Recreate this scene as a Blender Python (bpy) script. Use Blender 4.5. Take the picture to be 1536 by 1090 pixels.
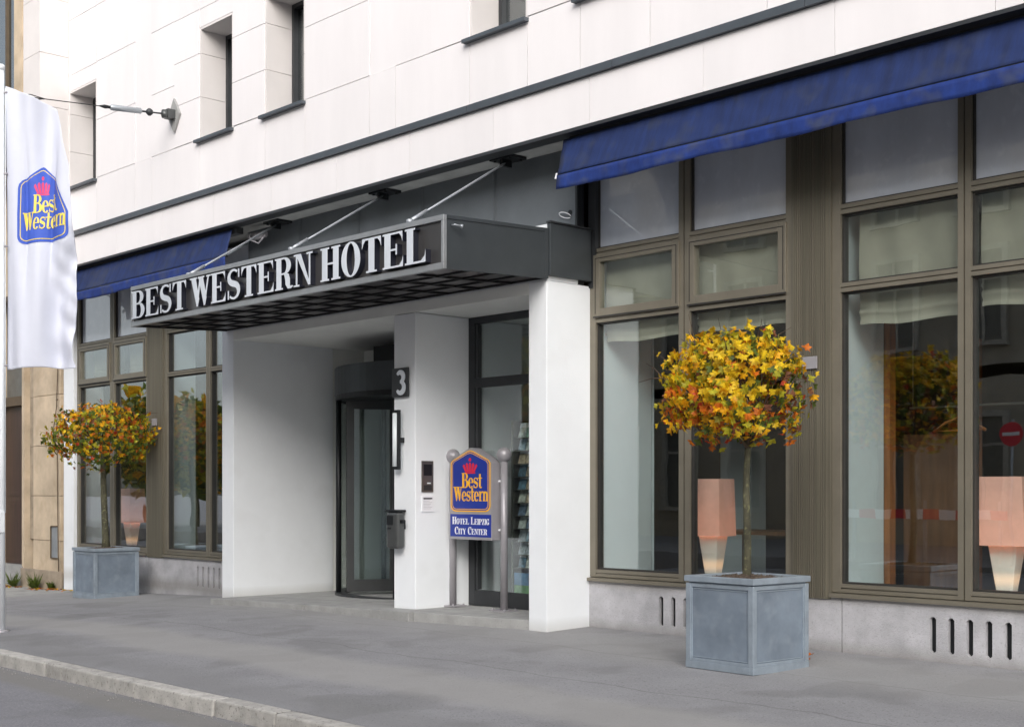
import bpy, bmesh, math, random
from mathutils import Vector, Matrix
R = math.radians
random.seed(7)
for o in list(bpy.data.objects): bpy.data.objects.remove(o)
SC = bpy.context.scene
COL = SC.collection

# ------------------------------------------------------------------ camera
CAMH = 1.45
cam_d = bpy.data.cameras.new('camera'); cam = bpy.data.objects.new('camera', cam_d); COL.objects.link(cam)
cam.location = (0, 0, CAMH)
cam.rotation_euler = (R(90), 0, R(90 - 43.198))
cam_d.sensor_width = 36; cam_d.lens = 36 * 2000 / 1536
cam_d.shift_x = 0; cam_d.shift_y = 190 / 1536
cam_d.clip_end = 1000; cam_d.clip_start = 0.1
SC.camera = cam
SC.render.resolution_x = 1024; SC.render.resolution_y = 726

# ------------------------------------------------------------------ light
W = bpy.data.worlds.new('World'); SC.world = W; W.use_nodes = True
nt = W.node_tree; nt.nodes.clear()
sky = nt.nodes.new('ShaderNodeTexSky'); sky.sky_type = 'NISHITA'; sky.sun_disc = False
sky.sun_elevation = R(31); sky.air_density = 1.0; sky.dust_density = 3.0; sky.ozone_density = 1.0
SUN_AZ = Vector((0.88, -1.0, 0)).normalized()           # horizontal direction towards the sun
sky.sun_rotation = math.atan2(SUN_AZ.x, SUN_AZ.y)
hs = nt.nodes.new('ShaderNodeHueSaturation'); hs.inputs['Saturation'].default_value = 0.42
bg = nt.nodes.new('ShaderNodeBackground'); bg.inputs['Strength'].default_value = 0.15
wo = nt.nodes.new('ShaderNodeOutputWorld')
nt.links.new(sky.outputs[0], hs.inputs['Color']); nt.links.new(hs.outputs[0], bg.inputs[0]); nt.links.new(bg.outputs[0], wo.inputs[0])
sd = bpy.data.lights.new('sun', 'SUN'); sd.energy = 1.45; sd.angle = R(55); sd.color = (1.0, 0.985, 0.975)
sun = bpy.data.objects.new('sun', sd); COL.objects.link(sun)
sv = Vector((SUN_AZ.x * math.cos(R(31)), SUN_AZ.y * math.cos(R(31)), math.sin(R(31))))
sun.rotation_euler = sv.to_track_quat('Z', 'Y').to_euler()
vs = SC.view_settings; vs.view_transform = 'Standard'; vs.look = 'None'; vs.gamma = 1; vs.use_curve_mapping = False
vs.exposure = 0.58

# ------------------------------------------------------------------ helpers
def tag(o, label=None, cat=None, group=None, kind=None):
    if label: o['label'] = label
    if cat: o['category'] = cat
    if group: o['group'] = group
    if kind: o['kind'] = kind
    return o

def thing(name, label, cat, loc=(0, 0, 0), rotz=0, group=None):
    o = bpy.data.objects.new(name, None); COL.objects.link(o); o.empty_display_size = .2
    o.location = loc; o.rotation_euler = (0, 0, rotz)
    o['world_pts'] = 0
    del o['world_pts']
    return tag(o, label, cat, group)

def link(name, me, parent=None, local=False):
    o = bpy.data.objects.new(name, me); COL.objects.link(o)
    if parent is not None:
        o.parent = parent
        if not local:
            pw = Matrix.Identity(4); p = parent
            if p.type == 'EMPTY':
                o.matrix_parent_inverse = Matrix.Translation(p.location).inverted() if abs(p.rotation_euler.z) < 1e-9 else (Matrix.Translation(p.location) @ Matrix.Rotation(p.rotation_euler.z, 4, 'Z')).inverted()
    return o

class MB:
    def __init__(s): s.v = []; s.f = []; s.m = []; s.cur = 0; s.sm = []; s.smooth = False
    def add(s, vs, fs):
        n = len(s.v); s.v += [tuple(p) for p in vs]
        for f in fs: s.f.append([i + n for i in f]); s.m.append(s.cur); s.sm.append(s.smooth)
        return s
    def box(s, x0, x1, y0, y1, z0, z1):
        return s.add([(x0,y0,z0),(x1,y0,z0),(x1,y1,z0),(x0,y1,z0),(x0,y0,z1),(x1,y0,z1),(x1,y1,z1),(x0,y1,z1)],
            [(0,3,2,1),(4,5,6,7),(0,1,5,4),(1,2,6,5),(2,3,7,6),(3,0,4,7)])
    def hexa(s, p):   # 8 points, bottom ring then top ring
        return s.add(p, [(0,3,2,1),(4,5,6,7),(0,1,5,4),(1,2,6,5),(2,3,7,6),(3,0,4,7)])
    def tube(s, pts, r, n=8, caps=True):
        pts = [Vector(p) for p in pts]; rs = r if isinstance(r, (list, tuple)) else [r] * len(pts)
        base = len(s.v); up = Vector((0, 0, 1))
        d0 = (pts[1] - pts[0]).normalized()
        if abs(d0.z) > .9: up = Vector((1, 0, 0))
        for i, p in enumerate(pts):
            d = (pts[min(i + 1, len(pts) - 1)] - pts[max(i - 1, 0)]).normalized()
            a = d.cross(up).normalized(); b = d.cross(a).normalized()
            for k in range(n):
                t = 2 * math.pi * k / n
                s.v.append(tuple(p + (a * math.cos(t) + b * math.sin(t)) * rs[i]))
        for i in range(len(pts) - 1):
            for k in range(n):
                k2 = (k + 1) % n
                s.f.append([base + i*n + k, base + i*n + k2, base + (i+1)*n + k2, base + (i+1)*n + k]); s.m.append(s.cur); s.sm.append(True)
        if caps:
            s.f.append([base + k for k in range(n)][::-1]); s.m.append(s.cur); s.sm.append(False)
            s.f.append([base + (len(pts)-1)*n + k for k in range(n)]); s.m.append(s.cur); s.sm.append(False)
        return s
    def lathe(s, c, prof, n=20):
        base = len(s.v)
        for (r, z) in prof:
            for k in range(n):
                t = 2*math.pi*k/n; s.v.append((c[0]+r*math.cos(t), c[1]+r*math.sin(t), c[2]+z))
        for i in range(len(prof)-1):
            for k in range(n):
                k2 = (k+1) % n
                s.f.append([base+i*n+k, base+i*n+k2, base+(i+1)*n+k2, base+(i+1)*n+k]); s.m.append(s.cur); s.sm.append(True)
        s.f.append([base+k for k in range(n)][::-1]); s.m.append(s.cur); s.sm.append(False)
        s.f.append([base+(len(prof)-1)*n+k for k in range(n)]); s.m.append(s.cur); s.sm.append(False)
        return s
    def sheet(s, fn, nu, nv):
        base = len(s.v)
        for j in range(nv+1):
            for i in range(nu+1): s.v.append(tuple(fn(i/nu, j/nv)))
        for j in range(nv):
            for i in range(nu):
                a = base+j*(nu+1)+i
                s.f.append([a, a+1, a+nu+2, a+nu+1]); s.m.append(s.cur); s.sm.append(True)
        return s
    def prism(s, pts, mapper, d0, d1):    # 2D outline mapped to 3D: mapper(x, y, depth)
        n = len(pts); a = [mapper(x, y, d0) for x, y in pts]; b = [mapper(x, y, d1) for x, y in pts]
        c0 = s.cur
        s.add(a + b, [])
        base = len(s.v) - 2*n
        s.f.append([base+i for i in range(n)]); s.m.append(c0); s.sm.append(False)
        s.f.append([base+n+i for i in range(n)][::-1]); s.m.append(c0); s.sm.append(False)
        for i in range(n):
            j = (i+1) % n
            s.f.append([base+i, base+n+i, base+n+j, base+j]); s.m.append(1 if s.two else c0); s.sm.append(False)
        return s
    two = False
    def build(s, name, mat, parent=None, local=False, bevel=0, recalc=True, label=None, kind=None, loc=None):
        me = bpy.data.meshes.new(name); me.from_pydata(s.v, [], s.f)
        for m in (mat if isinstance(mat, (list, tuple)) else [mat]): me.materials.append(m)
        me.polygons.foreach_set('material_index', s.m); me.polygons.foreach_set('use_smooth', s.sm)
        me.update()
        if recalc:
            bm = bmesh.new(); bm.from_mesh(me); bmesh.ops.recalc_face_normals(bm, faces=bm.faces[:]); bm.to_mesh(me); bm.free()
        o = link(name, me, parent, local)
        if bevel:
            b = o.modifiers.new('bevel', 'BEVEL'); b.width = bevel; b.segments = 2; b.limit_method = 'ANGLE'; b.angle_limit = R(50)
        if label: o['label'] = label
        if kind: o['kind'] = kind
        return o

def bx(name, mat, parent, *d, bevel=0, label=None, kind=None, local=False):
    return MB().box(*d).build(name, mat, parent, local=local, bevel=bevel, label=label, kind=kind)

# ------------------------------------------------------------------ materials
def srgb(r, g, b): return tuple(((c/255)/12.92 if c/255 <= .04045 else ((c/255+.055)/1.055)**2.4) for c in (r, g, b))
def mat(name, col, rough=.6, metal=0, var=.12, scale=6, bump=0, bscale=60, spec=.5, stretch=(1,1,1), col2=None, rnd=0, detail=5, emis=None, es=0, extra=None):
    m = bpy.data.materials.new(name); m.use_nodes = True; t = m.node_tree; N = t.nodes; L = t.links
    p = N['Principled BSDF']; p.inputs['Roughness'].default_value = rough; p.inputs['Metallic'].default_value = metal
    p.inputs['Specular IOR Level'].default_value = spec
    g = N.new('ShaderNodeNewGeometry'); mp = N.new('ShaderNodeMapping'); mp.inputs['Scale'].default_value = stretch
    L.new(g.outputs['Position'], mp.inputs[0])
    n1 = N.new('ShaderNodeTexNoise'); n1.inputs['Scale'].default_value = scale; n1.inputs['Detail'].default_value = detail; n1.inputs['Roughness'].default_value = .6
    L.new(mp.outputs[0], n1.inputs['Vector'])
    r = N.new('ShaderNodeMapRange'); r.inputs['From Min'].default_value = .3; r.inputs['From Max'].default_value = .7
    L.new(n1.outputs['Fac'], r.inputs['Value'])
    mx = N.new('ShaderNodeMix'); mx.data_type = 'RGBA'
    c2 = col2 or tuple(c*(1-2*var) for c in col)
    if not col2: col = tuple(min(.95, c*(1+var*.5)) for c in col)
    mx.inputs['A'].default_value = (*c2, 1); mx.inputs['B'].default_value = (*col, 1)
    L.new(r.outputs[0], mx.inputs['Factor'])
    out = mx.outputs['Result']
    if rnd:
        oi = N.new('ShaderNodeObjectInfo'); h = N.new('ShaderNodeHueSaturation')
        rr = N.new('ShaderNodeMapRange'); rr.inputs['To Min'].default_value = 1-rnd; rr.inputs['To Max'].default_value = 1+rnd*.6
        L.new(oi.outputs['Random'], rr.inputs['Value']); L.new(rr.outputs[0], h.inputs['Value']); L.new(out, h.inputs['Color']); out = h.outputs[0]
    if extra: out = extra(N, L, g, out)
    L.new(out, p.inputs['Base Color'])
    if bump:
        n2 = N.new('ShaderNodeTexNoise'); n2.inputs['Scale'].default_value = bscale; n2.inputs['Detail'].default_value = 4
        L.new(mp.outputs[0], n2.inputs['Vector'])
        b = N.new('ShaderNodeBump'); b.inputs['Strength'].default_value = bump; b.inputs['Distance'].default_value = .01
        L.new(n2.outputs['Fac'], b.inputs['Height']); L.new(b.outputs[0], p.inputs['Normal'])
    if emis:
        p.inputs['Emission Color'].default_value = (*emis, 1); p.inputs['Emission Strength'].default_value = es
    return m

def speckle(c, sc, lo, hi, amt=.8):
    def f(N, L, g, out):
        n = N.new('ShaderNodeTexNoise'); n.inputs['Scale'].default_value = sc; n.inputs['Detail'].default_value = 2
        L.new(g.outputs['Position'], n.inputs['Vector'])
        r = N.new('ShaderNodeMapRange'); r.inputs['From Min'].default_value = lo; r.inputs['From Max'].default_value = hi; r.inputs['To Max'].default_value = amt
        L.new(n.outputs['Fac'], r.inputs['Value'])
        m = N.new('ShaderNodeMix'); m.data_type = 'RGBA'; m.inputs['B'].default_value = (*c, 1)
        L.new(r.outputs[0], m.inputs['Factor']); L.new(out, m.inputs['A']); return m.outputs['Result']
    return f

def ybands(bands, inner=None, axis='Y', nz=.5):   # worn strips that run along the street
    def f(N, L, g, out):
        if inner: out = inner(N, L, g, out)
        s = N.new('ShaderNodeSeparateXYZ'); L.new(g.outputs['Position'], s.inputs[0])
        n = N.new('ShaderNodeTexNoise'); n.inputs['Scale'].default_value = .7; n.inputs['Detail'].default_value = 6; L.new(g.outputs['Position'], n.inputs['Vector'])
        ad = N.new('ShaderNodeMath'); ad.operation = 'MULTIPLY_ADD'; ad.inputs[1].default_value = nz; L.new(n.outputs['Fac'], ad.inputs[0]); L.new(s.outputs[axis], ad.inputs[2])
        for (c, w, ed, col, am) in bands:
            d = N.new('ShaderNodeMath'); d.operation = 'SUBTRACT'; d.inputs[1].default_value = c + nz*.5; L.new(ad.outputs[0], d.inputs[0])
            ab = N.new('ShaderNodeMath'); ab.operation = 'ABSOLUTE'; L.new(d.outputs[0], ab.inputs[0])
            r = N.new('ShaderNodeMapRange'); r.inputs['From Min'].default_value = w; r.inputs['From Max'].default_value = w + ed
            r.inputs['To Min'].default_value = am; r.inputs['To Max'].default_value = 0; L.new(ab.outputs[0], r.inputs['Value'])
            m = N.new('ShaderNodeMix'); m.data_type = 'RGBA'; m.inputs['B'].default_value = (*col, 1)
            L.new(r.outputs[0], m.inputs['Factor']); L.new(out, m.inputs['A']); out = m.outputs['Result']
        return out
    return f

def glass(name, tint=(.945,.98,.97), refl=.115, wav=.0018):
    m = bpy.data.materials.new(name); m.use_nodes = True; t = m.node_tree; N = t.nodes; L = t.links; N.clear()
    o = N.new('ShaderNodeOutputMaterial'); tr = N.new('ShaderNodeBsdfTransparent'); tr.inputs[0].default_value = (*tint, 1)
    gl = N.new('ShaderNodeBsdfGlossy'); gl.inputs['Roughness'].default_value = 0.0; gl.inputs['Color'].default_value = (.95, .98, 1, 1)
    g = N.new('ShaderNodeNewGeometry')
    dt = N.new('ShaderNodeVectorMath'); dt.operation = 'DOT_PRODUCT'; L.new(g.outputs['Normal'], dt.inputs[0]); L.new(g.outputs['Incoming'], dt.inputs[1])
    ab = N.new('ShaderNodeMath'); ab.operation = 'ABSOLUTE'; L.new(dt.outputs['Value'], ab.inputs[0])
    om = N.new('ShaderNodeMath'); om.operation = 'SUBTRACT'; om.inputs[0].default_value = 1; om.use_clamp = True; L.new(ab.outputs[0], om.inputs[1])
    pw = N.new('ShaderNodeMath'); pw.operation = 'POWER'; pw.inputs[1].default_value = 5; L.new(om.outputs[0], pw.inputs[0])
    ma = N.new('ShaderNodeMath'); ma.operation = 'MULTIPLY_ADD'; ma.inputs[1].default_value = .85; ma.inputs[2].default_value = refl; ma.use_clamp = True
    L.new(pw.outputs[0], ma.inputs[0])
    nz = N.new('ShaderNodeTexNoise'); nz.inputs['Scale'].default_value = 2.2; nz.inputs['Detail'].default_value = 1
    L.new(g.outputs['Position'], nz.inputs['Vector'])
    b = N.new('ShaderNodeBump'); b.inputs['Strength'].default_value = .35; b.inputs['Distance'].default_value = wav
    L.new(nz.outputs['Fac'], b.inputs['Height']); L.new(b.outputs[0], gl.inputs['Normal'])
    mx = N.new('ShaderNodeMixShader'); L.new(ma.outputs[0], mx.inputs[0]); L.new(tr.outputs[0], mx.inputs[1]); L.new(gl.outputs[0], mx.inputs[2])
    L.new(mx.outputs[0], o.inputs[0]); return m

def leafmat(name, col):
    m = bpy.data.materials.new(name); m.use_nodes = True; t = m.node_tree; N = t.nodes; L = t.links; N.clear()
    o = N.new('ShaderNodeOutputMaterial'); d = N.new('ShaderNodeBsdfPrincipled'); d.inputs['Roughness'].default_value = .5; d.inputs['Specular IOR Level'].default_value = .3
    tr = N.new('ShaderNodeBsdfTranslucent'); mx = N.new('ShaderNodeMixShader'); mx.inputs[0].default_value = .35
    g = N.new('ShaderNodeNewGeometry'); nz = N.new('ShaderNodeTexNoise'); nz.inputs['Scale'].default_value = 14; nz.inputs['Detail'].default_value = 3
    L.new(g.outputs['Position'], nz.inputs['Vector'])
    cm = N.new('ShaderNodeMix'); cm.data_type = 'RGBA'; cm.inputs['A'].default_value = (col[0]*.62, col[1]*.55, col[2]*.6, 1); cm.inputs['B'].default_value = (min(1, col[0]*1.25), min(1, col[1]*1.25), col[2], 1)
    r = N.new('ShaderNodeMapRange'); r.inputs['From Min'].default_value = .35; r.inputs['From Max'].default_value = .65
    L.new(nz.outputs['Fac'], r.inputs['Value']); L.new(r.outputs[0], cm.inputs['Factor'])
    L.new(cm.outputs['Result'], d.inputs['Base Color']); L.new(cm.outputs['Result'], tr.inputs[0])
    L.new(d.outputs[0], mx.inputs[1]); L.new(tr.outputs[0], mx.inputs[2]); L.new(mx.outputs[0], o.inputs[0]); return m

M = {}
def grain(N, L, g, out):
    out = speckle((.34,.335,.325),75,.57,.66,.75)(N, L, g, out)
    out = speckle((.10,.10,.10),48,.60,.70,.6)(N, L, g, out)
    return speckle((.15,.148,.145),1.1,.54,.60,.35)(N, L, g, out)
M['asphalt'] = mat('pavement_asphalt', (.275,.272,.282), .9, var=.09, scale=1.6, bump=.35, bscale=140, detail=8,
    extra=ybands([(6.75,.28,.25,(.34,.33,.315),.6),(9.4,.35,.6,(.32,.315,.305),.45),(5.6,.12,.25,(.18,.178,.175),.4),(7.62,.004,.012,(.10,.10,.10),.45),(9.0,.003,.010,(.10,.10,.10),.35)], grain))
M['road'] = mat('road_asphalt', (.235,.232,.25), .9, var=.08, scale=1.3, bump=.35, bscale=120, detail=8,
    extra=ybands([(4.95,.12,.15,(.21,.20,.18),.7),(2.9,.35,.1,(.20,.197,.195),.5)], grain, nz=.2))
M['kerb'] = mat('granite_kerb', (.50,.48,.445), .85, var=.16, scale=7, bump=.5, bscale=70, rnd=.12, extra=speckle((.16,.15,.13),40,.60,.70,.6))
M['concrete'] = mat('plinth_concrete', (.52,.515,.535), .9, var=.15, scale=3.2, bump=.6, bscale=90, rnd=.08, extra=ybands([(-.03,.03,.12,(.22,.21,.19),.6),(.50,.03,.06,(.30,.28,.25),.4)], speckle((.33,.325,.33),55,.57,.68,.55), axis='Z', nz=.12))
M['slab'] = mat('step_stone', (.36,.36,.35), .85, var=.12, scale=4, bump=.2, bscale=90, rnd=.08, extra=speckle((.2,.2,.19),60,.6,.7,.4))
M['stucco'] = mat('white_stucco', (.84,.865,.885), .9, var=.02, scale=2, bump=.25, bscale=120, extra=ybands([(-.03,.03,.13,(.50,.49,.46),.55)], speckle((.70,.71,.71),2.5,.58,.8,.3), axis='Z', nz=.1))
M['ceil'] = mat('porch_ceiling_paint', (.82,.83,.79), .9, var=.03, scale=2, bump=.1)
M['stone'] = mat('limestone_panel', (.83,.80,.80), .85, var=.03, scale=1.6, bump=.12, bscale=50, rnd=.022, stretch=(1,1,.22))
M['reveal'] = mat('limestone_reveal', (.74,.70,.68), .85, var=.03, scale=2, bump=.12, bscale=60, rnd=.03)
M['joint'] = mat('joint_mortar', (.70,.67,.65), .95, var=.05)
M['band'] = mat('grey_metal_band', (.095,.11,.125), .45, .3, var=.08, scale=3, rnd=.06)
M['dark'] = mat('dark_metal', (.045,.048,.052), .45, .3, var=.08)
M['black'] = mat('black_metal', (.012,.014,.016), .4, .2, var=.05)
M['soffit'] = mat('soffit_render', (.42,.42,.40), .9, var=.12, scale=3, bump=.2)
M['panel'] = mat('slate_metal_panel', (.165,.182,.195), .5, .35, var=.08, scale=2.5, rnd=.07)
M['canopy'] = mat('canopy_metal', (.075,.085,.092), .4, .45, var=.06, scale=4)
M['canopyF'] = mat('canopy_board_metal', (.17,.165,.165), .30, .75, var=.15, scale=1.2, stretch=(1,1,.3))
M['canopyR'] = mat('canopy_edge_metal', (.43,.445,.455), .4, .6, var=.08, scale=5)
M['under'] = mat('canopy_underside_metal', (.17,.158,.16), .32, .5, var=.1, scale=3, rnd=.25)
M['under2'] = mat('canopy_rib_metal', (.012,.012,.013), .5, .2)
M['letter'] = mat('letter_face', (.76,.80,.85), .45, .25, var=.04, scale=3)
M['letterS'] = mat('letter_side', (.02,.022,.035), .4, .3)
M['frame'] = mat('bronze_frame', (.235,.212,.165), .42, .35, var=.08, scale=3, bump=.02)
M['groove'] = mat('frame_gasket', (.03,.028,.025), .6)
M['column'] = mat('bronze_column', (.205,.187,.142), .45, .35, var=.14, scale=2, stretch=(14,14,.25))
M['glass'] = glass('window_glass')
M['glassL'] = glass('street_reflecting_glass', refl=.24, wav=.0025)
M['glassU'] = glass('upper_window_glass', (.5,.55,.55), .25)
M['frost'] = mat('frosted_glass', (.66,.71,.80), .3, var=.10, scale=1.6, spec=.8, stretch=(1,1,.5), extra=speckle((.80,.84,.9),9,.58,.72,.35))
for k_ in ('frost',):
    p_ = M[k_].node_tree.nodes['Principled BSDF']; p_.inputs['Coat Weight'].default_value = 1; p_.inputs['Coat Roughness'].default_value = .02; p_.inputs['Coat IOR'].default_value = 2.3
M['awning'] = mat('blue_awning_cloth', (.006,.022,.105), .8, var=.22, scale=2.2, bump=.25, bscale=22, stretch=(5,1,.8), extra=speckle((.035,.042,.062),4,.50,.74,.6))
M['valance'] = mat('awning_valance_cloth', (.007,.032,.19), .8, var=.2, scale=5, bump=.25, bscale=22, stretch=(2,1,1), extra=speckle((.05,.06,.10),6,.50,.72,.6))
M['zinc'] = mat('zinc_planter', (.265,.32,.385), .5, .4, var=.13, scale=3.2, bump=.08, bscale=30, extra=speckle((.42,.47,.53),7,.52,.78,.35))
M['zincR'] = mat('zinc_planter_rim', (.36,.42,.48), .45, .4, var=.12, scale=6)
M['soil'] = mat('soil', (.12,.085,.06), .95, var=.35, scale=40, bump=1, bscale=60, extra=speckle((.30,.23,.17),60,.55,.66,.8))
M['bark'] = mat('bark', (.085,.08,.048), .9, var=.3, scale=14, bump=.6, bscale=70, stretch=(1,1,.4), extra=speckle((.20,.20,.10),26,.58,.66,.7))
M['twig'] = mat('twig', (.085,.055,.035), .85, var=.2)
M['sand'] = mat('sandstone', (.62,.50,.36), .9, var=.14, scale=2.2, bump=.25, bscale=40, rnd=.06, extra=speckle((.36,.26,.16),3,.55,.8,.5))
M['sandD'] = mat('weathered_sandstone', (.40,.33,.25), .9, var=.2, scale=3, bump=.3, bscale=40)
M['door'] = mat('old_brown_door', (.055,.028,.022), .35, var=.2, scale=3, stretch=(4,4,.5))
M['brown'] = mat('brown_frame', (.12,.085,.05), .6)
M['flag'] = mat('white_flag_cloth', (.66,.68,.77), .75, var=.015, bump=.1, bscale=90)
M['pole'] = mat('white_pole', (.78,.81,.83), .35, var=.03)
M['blue'] = mat('sign_blue', (.012,.035,.30), .4, var=.05)
M['blueF'] = mat('flag_blue', (.055,.12,.56), .7, var=.06)
M['gold'] = mat('sign_gold', (.93,.48,.02), .45, var=.02)
M['goldF'] = mat('flag_gold', (.92,.72,.12), .6, var=.02)
M['red'] = mat('sign_red', (.72,.02,.05), .45, var=.02)
M['redF'] = mat('flag_red', (.75,.06,.18), .6, var=.02)
M['white'] = mat('white_print', (.82,.83,.86), .5, var=.02)
M['post'] = mat('grey_post_paint', (.38,.365,.385), .38, .25, var=.04)
M['binm'] = mat('grey_bin_metal', (.10,.105,.105), .4, .5, var=.08)
M['steel'] = mat('brushed_steel', (.20,.19,.175), .35, .7, var=.15)
M['tube'] = mat('white_lamp_tube', (.80,.86,.88), .3, var=.01)
M['rod'] = mat('galvanised_rod', (.42,.45,.48), .4, .5, var=.1)
M['inwall'] = mat('pale_interior_wall', (.62,.68,.705), .9, var=.02)
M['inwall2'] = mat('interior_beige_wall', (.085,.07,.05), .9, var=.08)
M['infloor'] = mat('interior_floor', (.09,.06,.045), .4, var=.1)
M['wood'] = mat('orange_wood', (.35,.13,.035), .4, var=.2, scale=3, stretch=(6,6,.6))
M['wood2'] = mat('brown_wood', (.20,.09,.035), .45, var=.2, scale=3, stretch=(6,6,.6))
M['blind'] = mat('roman_blind_cloth', (.40,.37,.30), .9, var=.06, scale=4, bump=.1, bscale=120)
M['shade'] = mat('salmon_lamp_shade', (.86,.47,.38), .8, var=.08, emis=(1,.33,.18), es=.14)
M['lbase'] = mat('glowing_lamp_base', (.86,.84,.78), .5, var=.04, emis=(1,.50,.22), es=.0)
def glow(m, peak, zc, w):
    N = m.node_tree.nodes; L = m.node_tree.links; tc = N.new('ShaderNodeTexCoord'); sp = N.new('ShaderNodeSeparateXYZ'); L.new(tc.outputs['Generated'], sp.inputs[0])
    d = N.new('ShaderNodeMath'); d.operation = 'SUBTRACT'; d.inputs[1].default_value = zc; L.new(sp.outputs['Z'], d.inputs[0])
    ab = N.new('ShaderNodeMath'); ab.operation = 'ABSOLUTE'; L.new(d.outputs[0], ab.inputs[0])
    mr = N.new('ShaderNodeMapRange'); mr.interpolation_type = 'SMOOTHSTEP'; mr.inputs['From Max'].default_value = w; mr.inputs['To Min'].default_value = peak; mr.inputs['To Max'].default_value = peak*.12; L.new(ab.outputs[0], mr.inputs['Value'])
    L.new(mr.outputs[0], N['Principled BSDF'].inputs['Emission Strength'])
glow(M['lbase'], .42, .30, .22); glow(M['shade'], .16, .10, .9)
M['opp'] = mat('opposite_facade_plaster', (.40,.36,.29), .9, var=.12, scale=.8)
M['oppw'] = mat('opposite_window_trim', (.45,.425,.37), .8)
M['oppg'] = mat('opposite_window_dark_glass', (.12,.125,.12), .3)
LM = [leafmat('leaf_yellow', (.74,.52,.02)), leafmat('leaf_gold', (.80,.42,.012)), leafmat('leaf_orange', (.62,.17,.02)),
      leafmat('leaf_green', (.11,.16,.03)), leafmat('leaf_yellowgreen', (.42,.40,.03)), leafmat('leaf_brown', (.22,.09,.05)), leafmat('leaf_red', (.50,.06,.02))]

# ------------------------------------------------------------------ setting: ground
def base(x):
    if x > -14: return 0.0
    if x > -23.5: return -(-14 - x) * .0345
    return -.328
def gz(x, y): return base(x) - .022 * (10.3 - y)

YW, YP, YF, YPAN, YC = 10.337, 9.688, 9.63, 10.13, 8.266
XR = -9.794
m = MB(); nx = 90
m.sheet(lambda u, v: (-70 + 90*u, 5.33 + (10.36-5.33)*v, gz(-70 + 90*u, 5.33 + (10.36-5.33)*v) + .0), nx, 6)
sidewalk = m.build('sidewalk', M['asphalt'], kind='structure', recalc=False)
m = MB(); m.sheet(lambda u, v: (-70 + 90*u, -5.2 + (5.2+5.2)*v, base(-70+90*u) - .235 + .02*(-abs(v-.5)*2+1)), nx, 4)
m.build('road', M['road'], kind='structure', recalc=False)
m = MB(); m.sheet(lambda u, v: (-400+800*u, -400+800*v, -.62), 2, 2)
m.build('ground', M['road'], kind='structure', recalc=False)
bx('far_sidewalk', M['asphalt'], None, -70, 20, -14.2, -5.2, -.55, -.12, kind='structure')
# kerb stones
kerb = bpy.data.objects.new('kerb', None); COL.objects.link(kerb); kerb['kind'] = 'structure'
xs = [-13.05, -11.69, -10.01, -8.77, -7.95, -6.95]
while xs[-1] < 4: xs.append(xs[-1] + random.uniform(.9, 1.3))
while xs[0] > -40: xs.insert(0, xs[0] - random.uniform(1.0, 1.4))
for a, b in zip(xs, xs[1:]):
    a2, b2 = a+.011, b-.011; dz = random.uniform(-.006, .006); dy = random.uniform(-.008, .008)
    za, zb = gz(a2, 5.33)+dz+.006, gz(b2, 5.33)+dz+.006
    m = MB(); m.hexa([(a2,5.17+dy,za-.3),(b2,5.17+dy,zb-.3),(b2,5.335,zb-.3),(a2,5.335,za-.3),(a2,5.185+dy,za-.004),(b2,5.185+dy,zb-.004),(b2,5.335,zb),(a2,5.335,za)])
    m.build('kerb_stone', M['kerb'], kerb, local=True, bevel=.014)
for a, b in zip(xs, xs[1:]):
    m = MB(); m.hexa([(a,5.205,gz(a,5.3)-.2),(b,5.205,gz(b,5.3)-.2),(b,5.33,gz(b,5.3)-.2),(a,5.33,gz(a,5.3)-.2),(a,5.215,gz(a,5.33)-.006),(b,5.215,gz(b,5.33)-.006),(b,5.33,gz(b,5.33)-.006),(a,5.33,gz(a,5.33)-.006)]); m.build('kerb_bed', M['black'], kerb, local=True)
# loose gravel in the gutter
m = MB()
for i in range(420):
    x = random.uniform(-14, -4); y = 5.165 - abs(random.gauss(0, .09)); s = random.uniform(.003, .010)
    z = base(x) - .232
    m.add([(x-s,y,z),(x+s,y-s*.4,z),(x,y+s,z),(x,y,z+s*1.1)], [(0,1,3),(1,2,3),(2,0,3)])
tag(m.build('gutter_gravel', M['kerb']), 'small pale gravel lying in the gutter along the kerb', 'gravel', kind='stuff')

# entrance steps (slab tops follow the slope)
step = bpy.data.objects.new('entrance_step', None); COL.objects.link(step); step['kind'] = 'structure'
def sz(x): return .088 if x > -12 else .088 - (-12-x)*.024
for a, b, y0, y1 in [(-15.87,-13.7,9.33,10.1),(-13.69,-11.66,9.36,10.1),(-11.65,-10.07,9.42,10.1),(-15.87,-13.1,10.11,12.6),(-13.09,-11.5,10.11,12.6),(-11.49,-10.07,10.11,12.6)]:
    yb = y0 + (.28 if b > -10.2 and y0 < 10 else 0)
    m = MB(); m.hexa([(a,y0,-.4),(b,yb,-.4),(b,y1,-.4),(a,y1,-.4),(a,y0,sz(a)),(b,yb,sz(b)),(b,y1,sz(b)),(a,y1,sz(a))])
    m.build('step_slab', M['slab'], step, local=True, bevel=.006)
# paving slabs and cover by the old building
pav = bpy.data.objects.new('paving', None); COL.objects.link(pav); pav['kind'] = 'structure'
for i in range(9):
    for j in range(3):
        x0 = -26.4+i*.62; y0 = 8.5+j*.6
        if x0 > -21.6: continue
        z = gz(x0, y0) + .006
        m = MB(); m.hexa([(x0+.006,y0+.006,z-.05),(x0+.614,y0+.006,z-.05),(x0+.614,y0+.594,z-.05),(x0+.006,y0+.594,z-.05),
            (x0+.006,y0+.006,z),(x0+.614,y0+.006,gz(x0+.6,y0)+.006),(x0+.614,y0+.594,gz(x0+.6,y0+.6)+.006),(x0+.006,y0+.594,gz(x0,y0+.6)+.006)])
        m.build('paving_slab', M['slab'], pav, local=True)

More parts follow.
